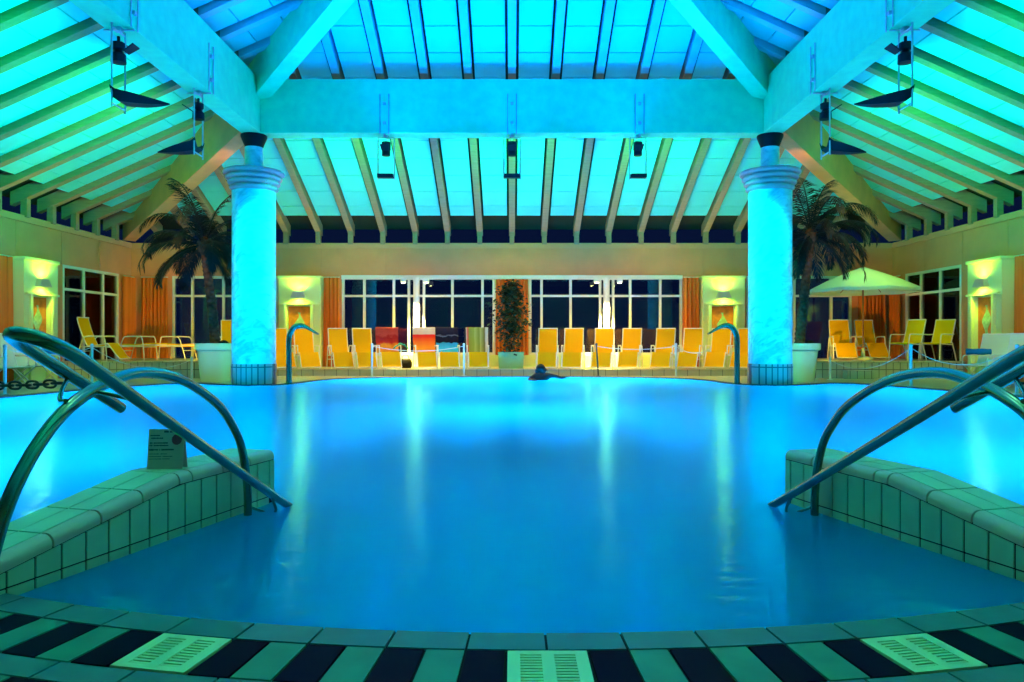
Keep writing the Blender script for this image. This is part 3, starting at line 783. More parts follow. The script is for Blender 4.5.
# ------------------------------------------------------------------ loungers
def make_lounger(label, flat=False):
    t = thing('lounger', (0, 0, 0), label, 'lounger', 'yellow reclining loungers')
    hw = .25
    if flat:
        back = [(.16, .37), (.4, .375), (.62, .385)]; seat = [(-.34, .40), (-.1, .375), (.16, .37)]; foot = [(-.60, .385), (-.45, .39), (-.34, .40)]
    else:
        back = [(.16, .36), (.25, .55), (.34, .80), (.40, 1.02), (.39, 1.07)]; seat = [(-.32, .43), (-.2, .41), (0, .375), (.16, .36)]; foot = [(-.64, .05), (-.56, .11), (-.43, .29), (-.32, .43)]
    for nm, pr in (('backrest', back), ('seat', seat), ('footrest', foot)):
        b = MB()
        P3 = smoothpath([(0, y, z) for y, z in pr], 5); b.strip([(p.y, p.z) for p in P3], -hw+.012, hw-.012, .075 if flat else .022)
        o = b.build(nm, 'yellow', t, smooth=50)
        f = MB()
        for s in (-1, 1): f.tube([(s*hw, p.y, p.z) for p in P3], .013, 8)
        e = P3[-1] if nm == 'backrest' else P3[0]
        if nm != 'seat': f.tube([(-hw, e.y, e.z), (hw, e.y, e.z)], .013, 8)
        f.build('tube_frame', 'wframe', o, smooth=60)
    for s in (-1, 1):
        x = s*(hw+.03); b = MB()
        b.tube(smoothpath([(x, -.32, .0), (x, -.30, .30), (x, -.26, .56), (x, -.18, .60), (x, .12, .60), (x, .24, .56), (x, .34, .28), (x, .42, .0)], 5), .014, 8)
        b.tube([(x, -.29, .35), (x, .31, .35)], .011, 6); b.build('side_frame', 'wframe', t, smooth=60)
        b = MB(); b.box((x, -.05, .612), (.04, .36, .022)); b.build('armrest', 'wframe', t, bevel=.008)
    b = MB(); b.tube([(-hw-.03, .36, .24), (hw+.03, .36, .24)], .011, 8); b.tube([(-hw-.03, -.30, .34), (hw+.03, -.30, .34)], .011, 8); b.build('cross_bar', 'wframe', t, smooth=60)
    return t
row = [(278.5, 'yellow lounger peeking out beside the notice-side column'), (304, 'yellow lounger behind the notice-side swan-neck spout'),
       (338, 'plain yellow lounger in front of the orange curtain, notice side'), (362, 'plain yellow lounger just before the red and orange towelled one'),
       (387, 'yellow lounger under a dark red and orange towel'), (424, 'yellow lounger under the red to orange towel with pale strip'),
       (447, 'yellow lounger under the black and sky blue towel'), (477, 'yellow lounger under the olive striped towel beside the creeper planter'),
       (548, 'yellow lounger behind the swimmer, next to the creeper planter'), (574, 'yellow lounger second from the creeper planter, parasol side'),
       (604.5, 'yellow lounger behind the leaning dark rope post'), (632, 'yellow lounger just past the lit post, before two dark window panes'),
       (665.5, 'yellow lounger behind the pale rope post, parasol side'), (693, 'yellow lounger in front of the orange curtain, parasol side'),
       (721, 'yellow lounger before the pilaster behind the parasol-side swan-neck spout'), (747, 'yellow lounger half behind the parasol-side column')]
proto = None; spots = {}
for x, lb in row:
    X = px(x, 19.85); Y = 19.42; rz = -math.atan2(X, (Y-8.6))
    if proto is None: proto = make_lounger(lb); o = proto; o.location = (X+.02, Y, BT); o.rotation_euler = (0, 0, rz)
    else: o = dup(proto, (X, Y, BT), rz, lb)
    # the backrest sits behind the origin: pull the origin so that the back lands on x
    off = Vector((0, .40)); c_, s_ = math.cos(rz), math.sin(rz)
    o.location = (X-(-s_*.40), Y, BT); spots[x] = (o.location.copy(), rz)
UP = [(6.85+.0, 0)]
o = dup(proto, (px(838, 20.0), 19.75, CT), R(-12), 'yellow-orange lounger facing the pool beside the parasol pole'); spots['p1'] = o
dup(proto, (9.78, 19.95, CT), R(-2), 'yellow-orange lounger just behind the parasol pole')
dup(proto, (7.42, 20.05, CT), R(-12), 'yellow lounger behind the palm planter on the parasol side')
dup(proto, (px(233, 20.2), 20.1, CT), R(24), 'yellow lounger half hidden between palm planter and notice-side column')
dup(proto, (-10.2, 18.05, CT), R(92), 'yellow lounger seen edge-on with raised back before the side window')
fl = make_lounger('flat yellow sun bed beside the edge-on lounger on the tiled terrace', True)
fl.location = (px(139, 18.75), 18.75, CT); fl.rotation_euler = (0, 0, R(84))
dup(fl, (px(176, 19.4), 19.42, CT), R(-96), 'flat yellow sun bed nearest the palm planter on the tiled terrace')

# towels over the backs
def towel(key, label, mname, z0=.46, spread=.02, extra=None):
    loc, rz = spots[key]
    t = thing('towel', loc + Vector((0, 0, .0)), label, 'towel', 'beach towels on the loungers', rz=rz)
    b = MB()
    prof = [(.20-.03, z0-.02), (.25-.03, .55), (.34-.03, .80), (.395-.03, 1.01), (.39-.015, 1.075), (.40, 1.095), (.43, 1.075), (.435, 1.0), (.39, .80), (.35, .68)]
    P3 = smoothpath([(0, y, z) for y, z in prof], 4); nn = len(P3); k = 9; rr = random.Random(key)
    fr = []; bk = []
    for i, p in enumerate(P3):
        a = P3[max(0, i-1)]; c = P3[min(nn-1, i+1)]; tg = (c-a).normalized(); nv = Vector((0, -tg.z, tg.y))
        hw = .285+spread*(1-abs(i/nn-.5))
        A = []; B = []
        for j in range(k+1):
            xx = -hw+2*hw*j/k; wob = .010*math.sin(j*1.9+i*.25)*(1 if i < nn*.5 else .4)
            q = p + Vector((xx, 0, -.012*abs(j-k/2)/k*(1 if i == 0 else 0))) + nv*wob
            A.append(q+nv*.006); B.append(q-nv*.006)
        fr.append(A+B[::-1])
    b.loft(fr); b.build('cloth', mname, t, smooth=80)
    if extra: extra(t)
    return t
M['tw1'] = ramp_mat('towel_red_orange', [(.0, (.9, .42, .02)), (.42, (.85, .30, .02)), (.55, (.55, .03, .02)), (.8, (.35, .015, .015)), (.9, (.5, .06, .04)), (1, (.45, .05, .03))], wob=.35)
M['tw2'] = ramp_mat('towel_sunset', [(.0, (.92, .45, .03)), (.30, (.95, .25, .02)), (.66, (.85, .03, .015)), (.735, (.75, .02, .015)), (.745, (.70, .45, .28)), (1, (.72, .5, .34))], wob=.03)
M['tw3'] = ramp_mat('towel_black_blue', [(.0, (.02, .45, .75)), (.30, (.05, .55, .85)), (.50, (.02, .30, .60)), (.52, (.008, .007, .02)), (.75, (.01, .008, .02)), (.77, (.12, .12, .14)), (.82, (.01, .008, .02)), (1, (.02, .015, .03))], wob=.18)
M['tw4'] = ramp_mat('towel_olive_stripe', [(.0, (.62, .55, .38)), (.12, (.6, .05, .04)), (.17, (.25, .30, .04)), (.38, (.30, .36, .05)), (.42, (.40, .45, .10)), (.62, (.22, .27, .04)), (.66, (.45, .48, .12)), (.85, (.16, .16, .04)), (.9, (.72, .68, .5)), (1, (.75, .70, .5))], axis=0, wob=.04)
M['tw5'] = mat('towel_teal', (.02, .32, .30), .9, spec=.05, vary=.7, scale=9)
towel(387, 'dark red and orange towel draped over a lounger back', 'tw1', .44)
towel(424, 'red to orange towel with a pale strip over a lounger back', 'tw2', .42)
towel(447, 'black towel with a sky blue shape over a lounger back', 'tw3', .40)
towel(477, 'olive towel with pale and red edges over a lounger back', 'tw4', .44)
# crumpled teal cloth over an arm, dark bag on the floor
loc, rz = spots[387]
t = thing('swim_cloth', loc + Matrix.Rotation(rz, 3, 'Z') @ Vector((.31, -.08, .60)), 'crumpled teal cloth hung over the arm of the red-towelled lounger', 'cloth', rz=rz)
b = MB()
secs = []
for i in range(9):
    a = -1+2*i/8; xx = a*.20; zz = .05-.13*abs(a)**1.5
    secs.append([(xx, -.13+.02*math.sin(i*1.7), zz+.012), (xx, .0, zz+.03+.012*math.sin(i*2.3)), (xx, .13-.02*math.sin(i), zz+.010), (xx, .12, zz-.004), (xx, 0, zz+.008), (xx, -.12, zz-.004)])
b.loft(secs); b.build('cloth', 'tw5', t, smooth=80)
bag = thing('bag', (px(405.5, 19.8), 19.8, BT), 'dark bag on the terrace between the red-towelled loungers', 'bag')
b = MB(); b.loft([[(hx*.9*math.copysign(abs(math.cos(a))**.6, math.cos(a)), hy*math.copysign(abs(math.sin(a))**.6, math.sin(a)), z) for a in [2*math.pi*q/16 for q in range(16)]] for hx, hy, z in ((.17, .10, 0), (.20, .13, .05), (.20, .12, .16), (.15, .05, .25))])
b.build('body', 'black', bag, smooth=60)
b = MB(); b.tube(smoothpath([(-.09, 0, .23), (-.06, 0, .34), (.06, 0, .34), (.09, 0, .23)], 5), .01, 6); b.build('handle', 'black', bag, smooth=60)
b = MB(); b.box((0, -.135, .09), (.16, .03, .10)); b.build('pocket', 'soil', bag, bevel=.01)

# ------------------------------------------------------------------ lemon armchairs on the parasol terrace
def armchair(label):
    t = thing('armchair', (0, 0, 0), label, 'armchair', 'lemon sling armchairs on the terrace'); hw = .25
    b = MB(); P3 = smoothpath([(0, .17, .44), (0, .25, .68), (0, .33, .96), (0, .34, 1.02)], 5); b.strip([(p.y, p.z) for p in P3], -hw, hw, .016); o = b.build('backrest', 'lemon', t, smooth=60)
    f = MB()
    for s in (-1, 1): f.tube([(s*hw, p.y, p.z) for p in P3], .013, 8)
    f.tube([(-hw, P3[-1].y, P3[-1].z), (hw, P3[-1].y, P3[-1].z)], .013, 8); f.build('back_frame', 'wframe', o, smooth=60)
    b = MB(); b.strip([(-.27, .43), (-.24, .445), (0, .42), (.19, .41)], -hw, hw, .018); b.build('seat', 'lemon', t, smooth=60)
    for s in (-1, 1):
        x = s*(hw+.02)
        b = MB(); b.tube(smoothpath([(x, -.30, 0), (x, -.27, .40), (x, -.24, .62), (x, -.16, .655), (x, .12, .65), (x, .25, .66)], 5), .013, 8); b.build('leg', 'wframe', t, smooth=60)
        b = MB(); b.tube([(x, .18, .46), (x, .27, .22), (x, .34, 0)], .013, 8); b.build('leg', 'wframe', t, smooth=60)
        b = MB(); b.tube([(x, -.27, .42), (x, .19, .40)], .012, 8); b.build('seat_rail', 'wframe', t, smooth=60)
    return t
a1 = armchair('lemon sling armchair with white frame, the one nearer the parasol'); a1.location = (px(907, 18.1), 18.1, CT); a1.rotation_euler = (0, 0, R(-68))
a2 = dup(a1, (px(938, 18.0), 18.05, CT), R(-64), 'lemon sling armchair with white frame, the one nearer the side-wall lamp')

# white deck chairs at both picture edges, on the low deck
def deckchair(label):
    t = thing('deck_chair', (0, 0, 0), label, 'deck chair', 'white folding deck chairs by the side walls'); hw = .28
    b = MB(); b.strip([(.14, .36), (.24, .62), (.36, .98), (.37, 1.03)], -hw, hw, .02); o = b.build('backrest', 'wsling', t, smooth=60)
    b = MB(); b.strip([(-.34, .40), (-.1, .37), (.14, .36)], -hw, hw, .02); b.build('seat', 'wsling', t, smooth=60)
    f = MB()
    for s in (-1, 1): f.tube([(s*hw, y, z) for y, z in [(.14, .36), (.24, .62), (.36, .98), (.37, 1.04)]], .014, 8)
    f.tube([(-hw, .37, 1.04), (hw, .37, 1.04)], .014, 8); f.build('back_frame', 'wframe', o, smooth=60)
    for s in (-1, 1):
        x = s*(hw+.03)
        for ya, yb in ((-.34, .36), (.34, -.34)):
            b = MB(); b.tube([(x+(.012 if ya > 0 else -.012), ya, 0), (x+(.012 if ya > 0 else -.012), yb, .42)], .013, 8); b.build('leg', 'wframe', t, smooth=60)
        b = MB(); b.tube(smoothpath([(x, -.33, .42), (x, -.30, .58), (x, .0, .60), (x, .22, .60)], 5), .013, 8); b.build('armrest', 'wframe', t, smooth=60)
        b = MB(); b.tube([(x, -.36, .012), (x, .38, .012)], .012, 8); b.build('foot_rail', 'wframe', t, smooth=60)
    return t
d1 = deckchair('white folding deck chair by the side-wall lamp behind the notice-side handrail'); d1.location = (-9.9, 15.15, .004); d1.rotation_euler = (0, 0, R(62))
dup(d1, (px(12, 14.2), 14.1, .004), R(70), 'white folding deck chair cut by the picture edge, notice side')
dup(d1, (9.86, 15.15, .004), R(-62), 'white deck chair with a blue towel below the parasol-side wall lamp')
dup(d1, (px(1009, 14.3), 14.15, .004), R(-66), 'white folding deck chair cut by the picture edge, parasol side')
def blue_roll(loc, rz, lb):
    t = thing('towel', loc, lb, 'towel', 'blue towels on white deck chairs', rz=rz)
    b = MB(); secs = []
    for i in range(9):
        u = -.22+.44*i/8
        secs.append([(u, math.cos(a)*.06*(1+.12*math.sin(i*2.1+a)), .06+.062*math.sin(a)*(1+.1*math.cos(i*1.3))) for a in [2*math.pi*q/12 for q in range(12)]])
    b.loft(secs); b.build('cloth', 'blue', t, smooth=80)
blue_roll((-9.45, 14.95, .62), R(20), 'blue towel lying on the white deck chair behind the handrail, notice side')
blue_roll((9.62, 15.05, .62), R(-20), 'blue towel lying on the white deck chair, parasol side')

# ------------------------------------------------------------------ parasol
PX, PY = px(863, 19.35), 19.35
pa = thing('parasol', (PX, PY, CT), 'open pale canvas parasol on a wooden pole over the terrace loungers', 'parasol')
b = MB(); b.tube([(0, 0, .04), (0, 0, 2.44)], .024, 12); b.build('pole', 'wood', pa, smooth=60)
b = MB(); b.lathe([(.24, 0), (.24, .05), (.20, .07), (.05, .09), (.04, .30), (.03, .30)], (0, 0, 0), 28); b.build('base', 'pot', pa)
b = MB(); nrib = 8; rings = [(.06, 2.44), (.5, 2.27), (.95, 2.08), (1.38, 1.86)]
top = []; 
def ring(r, z, sag, dz=0):
    out = []
    for k in range(nrib*6):
        a = 2*math.pi*k/(nrib*6); ph = (k % 6)/6; f = math.sin(math.pi*ph); rr = r*(1-.055*f*sag); out.append((rr*math.cos(a), rr*math.sin(a), z+dz-.02*f*sag))
    return out
outer = [ring(r, z, i/3) for i, (r, z) in enumerate(rings)]; outer.append(ring(1.385, 1.78, 1))
inner = [ring(r-.01, z, i/3, -.012) for i, (r, z) in enumerate(rings)][::-1]
b.loft(outer + [ring(1.375, 1.78, 1)] + inner); b.build('canopy', 'canopy', pa, smooth=25)
for k in range(nrib):
    a = 2*math.pi*k/nrib; r_ = MB(); r_.tube([(.04*math.cos(a), .04*math.sin(a), 2.40), (1.34*math.cos(a), 1.34*math.sin(a), 1.845)], .010, 6)
    r_.tube([(.03*math.cos(a), .03*math.sin(a), 1.86), (.62*math.cos(a), .62*math.sin(a), 2.15)], .008, 6); r_.build('rib', 'wood', pa, smooth=60)
b = MB(); b.ball((0, 0, 2.48), .035); b.build('finial', 'wood', pa, smooth=60)

# ------------------------------------------------------------------ potted palms
def frond_mesh(L, up, droop, seed, name):
    rr = random.Random(seed); b = MB(); N = 26; pts = []
    p = Vector((.04, 0, 0)); ang = up
    for i in range(N+1):
        pts.append(p.copy()); t = i/N
        p += Vector((math.cos(ang), .02*math.sin(t*3+seed), math.sin(ang)))*(L/N); ang -= droop*(.35+1.4*t)/N
    b.tube(pts, [.016*(1-i/N)+.003 for i in range(N+1)], 5)
    for i in range(2, N):
        for sub in (0, .5):
            t = (i+sub)/N; q = pts[i].lerp(pts[i+1], sub); tg = (pts[i+1]-pts[i]).normalized()
            sd = Vector((0, 1, 0)); upv = tg.cross(sd)*-1
            if upv.z < 0 and abs(tg.z) < .99: upv = -upv
            ll = .40*(math.sin(math.pi*min(1, .12+t*.86))**.7)*rr.uniform(.85, 1.1)*L/1.6
            for s in (-1, 1):
                dirv = (tg*.85 + sd*s*.75 + Vector((0, 0, -1))*(.35+.3*rr.random()) + upv*.2).normalized()
                wv = tg.cross(dirv).cross(dirv).normalized()*.010
                mid = q + dirv*ll*.5; end = q + dirv*ll + Vector((0, 0, -.22*ll))
                nrm_ = dirv.cross(wv).normalized()*.003
                b.add([q-wv*.5, mid-wv, end, mid+wv, q+wv*.5, mid+nrm_], [(0, 1, 5), (1, 2, 5), (2, 3, 5), (3, 4, 5), (4, 0, 5)])
    me_o = b.build(name, 'frond', smooth=0); return me_o
fr_variants = [frond_mesh(1.75, R(62), R(150), 1, 'frond'), frond_mesh(1.65, R(40), R(140), 2, 'frond'), frond_mesh(1.6, R(15), R(120), 3, 'frond'),
               frond_mesh(1.45, R(78), R(60), 4, 'frond'), frond_mesh(1.5, R(-15), R(80), 5, 'frond')]
fr_meshes = [o.data for o in fr_variants]
for o in fr_variants: bpy.data.objects.remove(o)
def palm(base, crown, label, potlabel, seed, fronds):
    pot = thing('planter', base, potlabel, 'planter', 'large pale palm planters')
    b = MB(); b.lathe([(.29, 0), (.31, .02), (.385, .68), (.43, .70), (.44, .72), (.44, .84), (.42, .845), (.40, .84), (.37, .70), (.36, .66)], (0, 0, 0), 40, caps=True); b.build('tub', 'pot', pot, smooth=40)
    b = MB(); b.lathe([(.365, .70), (.30, .76), (.12, .80), (.01, .81)], (0, 0, 0), 24)
    b.ball((.20, -.06, .80), .13, sc=(1, 1, .9)); b.build('soil', 'soil', pot, smooth=60)
    t = thing('palm', (base[0], base[1], base[2]+.80), label, 'palm tree', 'potted palms beside the columns')
    loc = Vector(t.location); c = Vector(crown)-loc; N = 46; path = []; rad = []
    for i in range(N+1):
        u = i/N; path.append(Vector((c.x*u**1.3, c.y*u, c.z*u-.06))); rad.append((.125-.035*u)*(1.0 if i % 2 == 0 else .84))
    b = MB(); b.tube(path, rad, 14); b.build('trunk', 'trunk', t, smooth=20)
    b = MB(); b.ball(c+Vector((0, 0, .02)), .15, sc=(1, 1, 1.3)); b.build('crown_heart', 'trunk', t, smooth=60)
    rr = random.Random(seed)
    for az, v, sc in fronds:
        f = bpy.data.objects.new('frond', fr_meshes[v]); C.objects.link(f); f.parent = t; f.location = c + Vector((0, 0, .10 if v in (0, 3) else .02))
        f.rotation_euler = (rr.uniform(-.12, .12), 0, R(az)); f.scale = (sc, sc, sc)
def mkf(seed, cnt, ups):
    rr = random.Random(seed); out = []
    for k in range(cnt):
        out.append((k*360/cnt*2.5+rr.uniform(-12, 12), [1, 2, 4, 0, 2, 1, 4][k % 7], rr.uniform(.85, 1.08)))
    return out + ups
palm((-6.62, 16.3, .004), (-6.88, 16.3, 3.02), 'dark potted palm with drooping fronds, notice side', 'large pale planter holding the palm on the notice side', 3,
     mkf(3, 24, [(150, 3, 1.35), (40, 3, 1.15), (170, 3, 1.2), (190, 0, 1.0), (170, 1, 1.05), (200, 2, 1.0), (182, 4, 1.0)]))
palm((6.42, 16.3, .004), (6.68, 16.3, 3.22), 'dark potted palm leaning toward the parasol', 'large pale planter holding the palm on the parasol side', 9,
     mkf(9, 24, [(30, 3, 1.15), (80, 3, 1.3), (200, 3, 1.1), (0, 0, 1.1), (-15, 1, 1.05), (10, 0, 1.0), (5, 2, 1.0)]))

# ------------------------------------------------------------------ creeper in its trough
pl = thing('planter_box', (px(511, 19.4), 19.45, BT), 'long pale green planter box between the two rows of loungers', 'planter box')
b = MB(); hw, hd = .34, .17
b.loft([[(-hw*f, -hd*f, z), (hw*f, -hd*f, z), (hw*f, hd*f, z), (-hw*f, hd*f, z)] for f, z in ((.94, 0), (1, .40), (1.03, .40), (1.03, .44), (.96, .44), (.94, .36))]); b.build('trough', 'trough', pl, smooth=0)
b = MB(); b.box((0, 0, .38), (hw*1.85, hd*1.8, .06)); b.build('soil', 'soil', pl, smooth=0, bevel=.01)
cr = thing('creeper', (px(511, 19.4), 19.45, BT+.41), 'tall dark leafy creeper on canes in the planter box by the orange curtain', 'plant')
rr = random.Random(11); b = MB(); stems = []
for k in range(7):
    x = -.22+.44*k/6; pth = smoothpath([(x*.5, rr.uniform(-.04, .04), -.01), (x*.9+rr.uniform(-.04, .04), rr.uniform(-.06, .06), .6), (x+rr.uniform(-.06, .06), rr.uniform(-.08, .08), 1.25), (x*.5+rr.uniform(-.05, .05), rr.uniform(-.06, .06), 1.85+rr.uniform(-.2, .12))], 6)
    stems.append(pth); b.tube(pth, .009, 6)
b.build('stems', 'stem', cr, smooth=60)
b = MB()
for k in range(1700):
    pth = rr.choice(stems); q = pth[min(len(pth)-1, int((rr.random()**.8)*len(pth)))]
    if rr.random() < .45 and q.z < .5: continue
    prof = .34*math.sin(math.pi*min(1, max(.1, (q.z+.25)/2.25)))**.6
    c = Vector((q.x, q.y, q.z)) + Vector((rr.gauss(0, .8)*prof*.62, rr.gauss(0, .10), rr.uniform(-.12, .12)))
    a = rr.uniform(0, 6.28); l = rr.uniform(.08, .15); dv = Vector((math.cos(a), math.sin(a), rr.uniform(-1.1, .1))).normalized(); wv = dv.cross(Vector((rr.uniform(-.4, .4), rr.uniform(-.4, .4), 1))).normalized()*l*.42
    nv = dv.cross(wv).normalized()*.008
    b.add([c, c+dv*l*.45+wv, c+dv*l, c+dv*l*.45-wv, c+dv*l*.5+nv], [(0, 1, 4), (1, 2, 4), (2, 3, 4), (3, 0, 4)])
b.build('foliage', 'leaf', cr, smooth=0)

# ------------------------------------------------------------------ swan-neck spouts
for s, lb in ((-1, 'steel swan-neck water spout at the pool rim, notice side'), (1, 'steel swan-neck water spout at the pool rim, parasol side')):
    bx_, by_ = s*4.62+(.0), 15.1
    bx_ = px(289, 15.1) if s < 0 else px(737, 15.1)
    t = thing('water_spout', (bx_, by_, .004), lb, 'water spout', 'swan-neck water spouts')
    d_ = -s
    pts = [(0, 0, 0), (0, 0, .5), (0, 0, .92), (d_*.03, 0, 1.06), (d_*.10, 0, 1.17), (d_*.20, 0, 1.215), (d_*.32, 0, 1.20), (d_*.45, -.01, 1.13), (d_*.60, -.02, 1.04)]
    P3 = smoothpath(pts, 6); nn = len(P3); rad = []; fl = []
    for i in range(nn):
        u = max(0, (i-nn*.62)/(nn*.38)); rad.append(.058*(1-.12*i/nn)); fl.append((1-.75*u, 1+.9*u))
    b = MB(); b.tube(P3, rad, 16, flat=fl); b.build('neck', 'chrome', t, smooth=60)
    b = MB(); b.lathe([(.10, 0), (.10, .018), (.07, .03)], (0, 0, 0), 24); b.build('floor_flange', 'chrome', t)

# ------------------------------------------------------------------ rope barrier
posts = []
def rope_post(x, y, lb, h=.80, lean=0, m='post'):
    t = thing('rope_post', (x, y, .006), lb, 'rope post', 'rope barrier posts round the pool')
    b = MB(); b.tube([(0, 0, 0), (lean, 0, h)], .026 if m == 'post' else .02, 12); b.build('pole', m, t, smooth=60)
    b = MB(); b.lathe([(.07, 0), (.07, .012), (.03, .02)], (0, 0, 0), 18); b.build('foot', m, t)
    b = MB(); b.ball((lean, 0, h+.01), .033); b.build('knob', m, t, smooth=60)
    return (x+lean, y, h-.03)
def rope(p, q, sag, lb, r=.007):
    a, c = Vector(p), Vector(q); pts = []
    for i in range(17):
        u = i/16; v = a.lerp(c, u); v.z -= sag*4*u*(1-u); pts.append(v)
    t = thing('barrier_rope', a, lb, 'rope', 'pale ropes between the barrier posts')
    b = MB(); b.tube(pts, r, 6); b.build('cord', 'rope', t, True, smooth=60)
    for e in (pts[0], pts[-1]):
        k = MB(); k.ball(e, .016); k.build('knot', 'rope', t, True, smooth=60)
L1 = rope_post(px(92, 14.9), 14.9, 'pale rope post behind the bend of the notice-side handrail')
L2 = rope_post(px(5, 12.2), 12.2, 'pale rope post at the picture edge, notice side')
R1 = rope_post(px(911, 14.2), 14.2, 'pale rope post in front of the lemon armchairs')
R2 = rope_post(px(1017, 12.2), 12.2, 'pale rope post at the picture edge, parasol side')
C1 = rope_post(px(372, 18.15), 18.15, 'pale rope post in front of the plain loungers, before the red-towelled ones')
C2 = rope_post(px(464, 18.5), 18.5, 'pale rope post in front of the olive and black towelled loungers')
C3 = rope_post(px(598.5, 18.4), 18.42, 'thin dark leaning rope post in front of the lit post', lean=-.05, m='chain')
C4 = rope_post(px(676, 18.1), 18.1, 'pale rope post before the orange curtain, parasol side')
Rw = rope_post(7.3, 16.75, 'pale rope post tucked behind the parasol-side palm planter', .5)
Lw = rope_post(-7.35, 16.75, 'pale rope post tucked behind the notice-side palm planter', .5)
rope(R1, Rw, .30, 'sagging pale rope from the armchair post to the palm planter')
rope(R1, R2, .30, 'sagging pale rope from the armchair post to the picture edge')
rope(L1, Lw, .30, 'sagging pale rope from the handrail-bend post to the palm planter, notice side')
rope(L1, L2, .12, 'pale rope between the two notice-side posts')
rope(C1, C2, .12, 'thin pale rope before the towelled loungers'); rope(C3, C4, .08, 'thin pale rope from leaning post to curtain post')
rope(C4, (4.55, 16.9, .70), .12, 'thin pale rope from the curtain post toward the parasol-side column')
# dark plastic chains from the handrail brackets outward
for s, lb in ((-1, 'dark plastic chain hooked to the notice-side handrail'), (1, 'dark plastic chain hooked to the parasol-side handrail')):
    a = Vector((X0+s*1.60, 2.44, .760)); c = Vector((X0+s*2.25, 2.62, .755)); nl = 18
    t = thing('barrier_chain', a, lb, 'chain', 'dark plastic chains at the handrails')
    for i in range(nl):
        u = (i+.5)/nl; p = a.lerp(c, u); p.z -= .012*4*u*(1-u); tg = (c-a).normalized(); sd = Vector((0, 0, 1)) if i % 2 else tg.cross(Vector((0, 0, 1))).normalized()
        pts = []
        for q in range(16):
            an = 2*math.pi*q/16; pts.append(p + tg*(.026*math.copysign(abs(math.cos(an))**.7, math.cos(an))) + sd*(.0125*math.sin(an)))
        b = MB(); b.tube(pts, .0042, 6, closed=True); b.build('link', 'chain', t, True, smooth=60)

# ------------------------------------------------------------------ hanging lamp gear
def hanger(x, y, side, lb, mirror, reach):
    # side: direction (unit) from beam toward the middle of the hall, mirror: direction of the reflector dish
    t = thing('hanging_lamp', (x, y, ZB0), lb, 'hanging lamp', 'black lamps with reflectors under the roof beams')
    sd = Vector(side); al = Vector((-sd.y, sd.x, 0)); f = MB()
    hw = .17; L = 1.13 if reach else .92
    for q in (-1, 1):
        f.tube([al*q*hw*(1 if not reach else 1) + Vector((0, 0, 0 if reach else -.05)), al*q*hw + Vector((0, 0, -L))], .014, 8)
    f.tube([al*-hw + Vector((0, 0, -.05)), al*hw + Vector((0, 0, -.05))], .013, 8); f.tube([al*-hw + Vector((0, 0, -L+.05)), al*hw + Vector((0, 0, -L+.05))], .013, 8)
    f.box((0, 0, -.025), (.10, .10, .05)); f.build('hanger_frame', 'steel', t, smooth=60)
    k = MB()
    for q in (-.09, .09):
        u = sd*(BW/2+.02) + al*q
        k.tube([u + Vector((0, 0, .80)), u + Vector((0, 0, -.02))], .011, 6)
    k.tube([sd*(BW/2+.02) + Vector((0, 0, -.03)), -sd*(BW/2+.0) + Vector((0, 0, -.03))], .014, 6)
    for z in (.2, .6): k.box(sd*(BW/2+.012) + Vector((0, 0, z)), (.06, .06, .05))
    k.build('beam_bracket', 'steel', t, smooth=60)
    mv = Vector(mirror)
    lamp = MB(); lamp.lathe([(.02, -.12), (.02, -.20), (.085, -.21), (.085, -.29), (.05, -.31), (.06, -.34), (.095, -.37), (.10, -.48), (.03, -.49)] if reach else [(.09, -.14), (.095, -.15), (.095, -.30), (.085, -.31), (.085, -.42), (.03, -.425)], (0, 0, 0), 20); lamp.build('lamp_body', 'black', t, smooth=40)
    fl_ = MB(); tv = mv.cross(Vector((0, 0, 1)))
    # barn-door flap
    fl_.hexa([tuple(mv*a + tv*w_ + Vector((0, 0, z))) for a, w_, z in ((.10, -.07, -.33), (.10, .07, -.33), (.105, .07, -.345), (.105, -.07, -.345), (.24, -.09, -.24), (.24, .09, -.24), (.245, .09, -.255), (.245, -.09, -.255))]); fl_.build('barn_door', 'black', t, smooth=0)
    dsh = MB()
    if reach:   # boat-shaped reflector
        secs = []; Ld = .72
        for i in range(11):
            u = i/10; xx = -.02+Ld*u; hwid = .19*(1-u**2.2)+.012; ht = .13*(1-u**1.8)+.012; zz = -.88-.16*u-ht+(.04 if i == 0 else 0)
            secs.append([tuple(mv*xx + tv*a_ + Vector((0, 0, zz+c_))) for a_, c_ in ((-hwid, ht), (-hwid*.6, 0), (hwid*.6, 0), (hwid, ht), (hwid*.9, ht), (hwid*.5, .015), (-hwid*.5, .015), (-hwid*.9, ht))])
        dsh.loft(secs)
    else:       # short tray reflector
        dsh.loft([[tuple(mv*a_ + tv*b_ + Vector((0, 0, c_))) for a_, b_, c_ in ((-.10, -hwid, z0+.09), (-.08, -hwid, z0), (.12, -hwid*.95, z0-.02), (.16, -hwid*.95, z0+.05), (.15, -hwid*.95, z0+.055), (.11, -hwid, z0), (-.07, -hwid, z0+.02), (-.09, -hwid, z0+.09))] for hwid, z0 in ((.17, -.88), (-.17, -.88))])
    dsh.build('reflector', 'black', t, smooth=30)
    return t
for x, nm in ((-2.63, 'black hanging lamp under the far beam, notice side of the middle'), (0, 'black hanging lamp in the middle of the far beam'), (2.63, 'black hanging lamp under the far beam, parasol side of the middle')):
    hanger(x, HB+CY, (0, -1, 0), nm, (0, -1, 0), False)
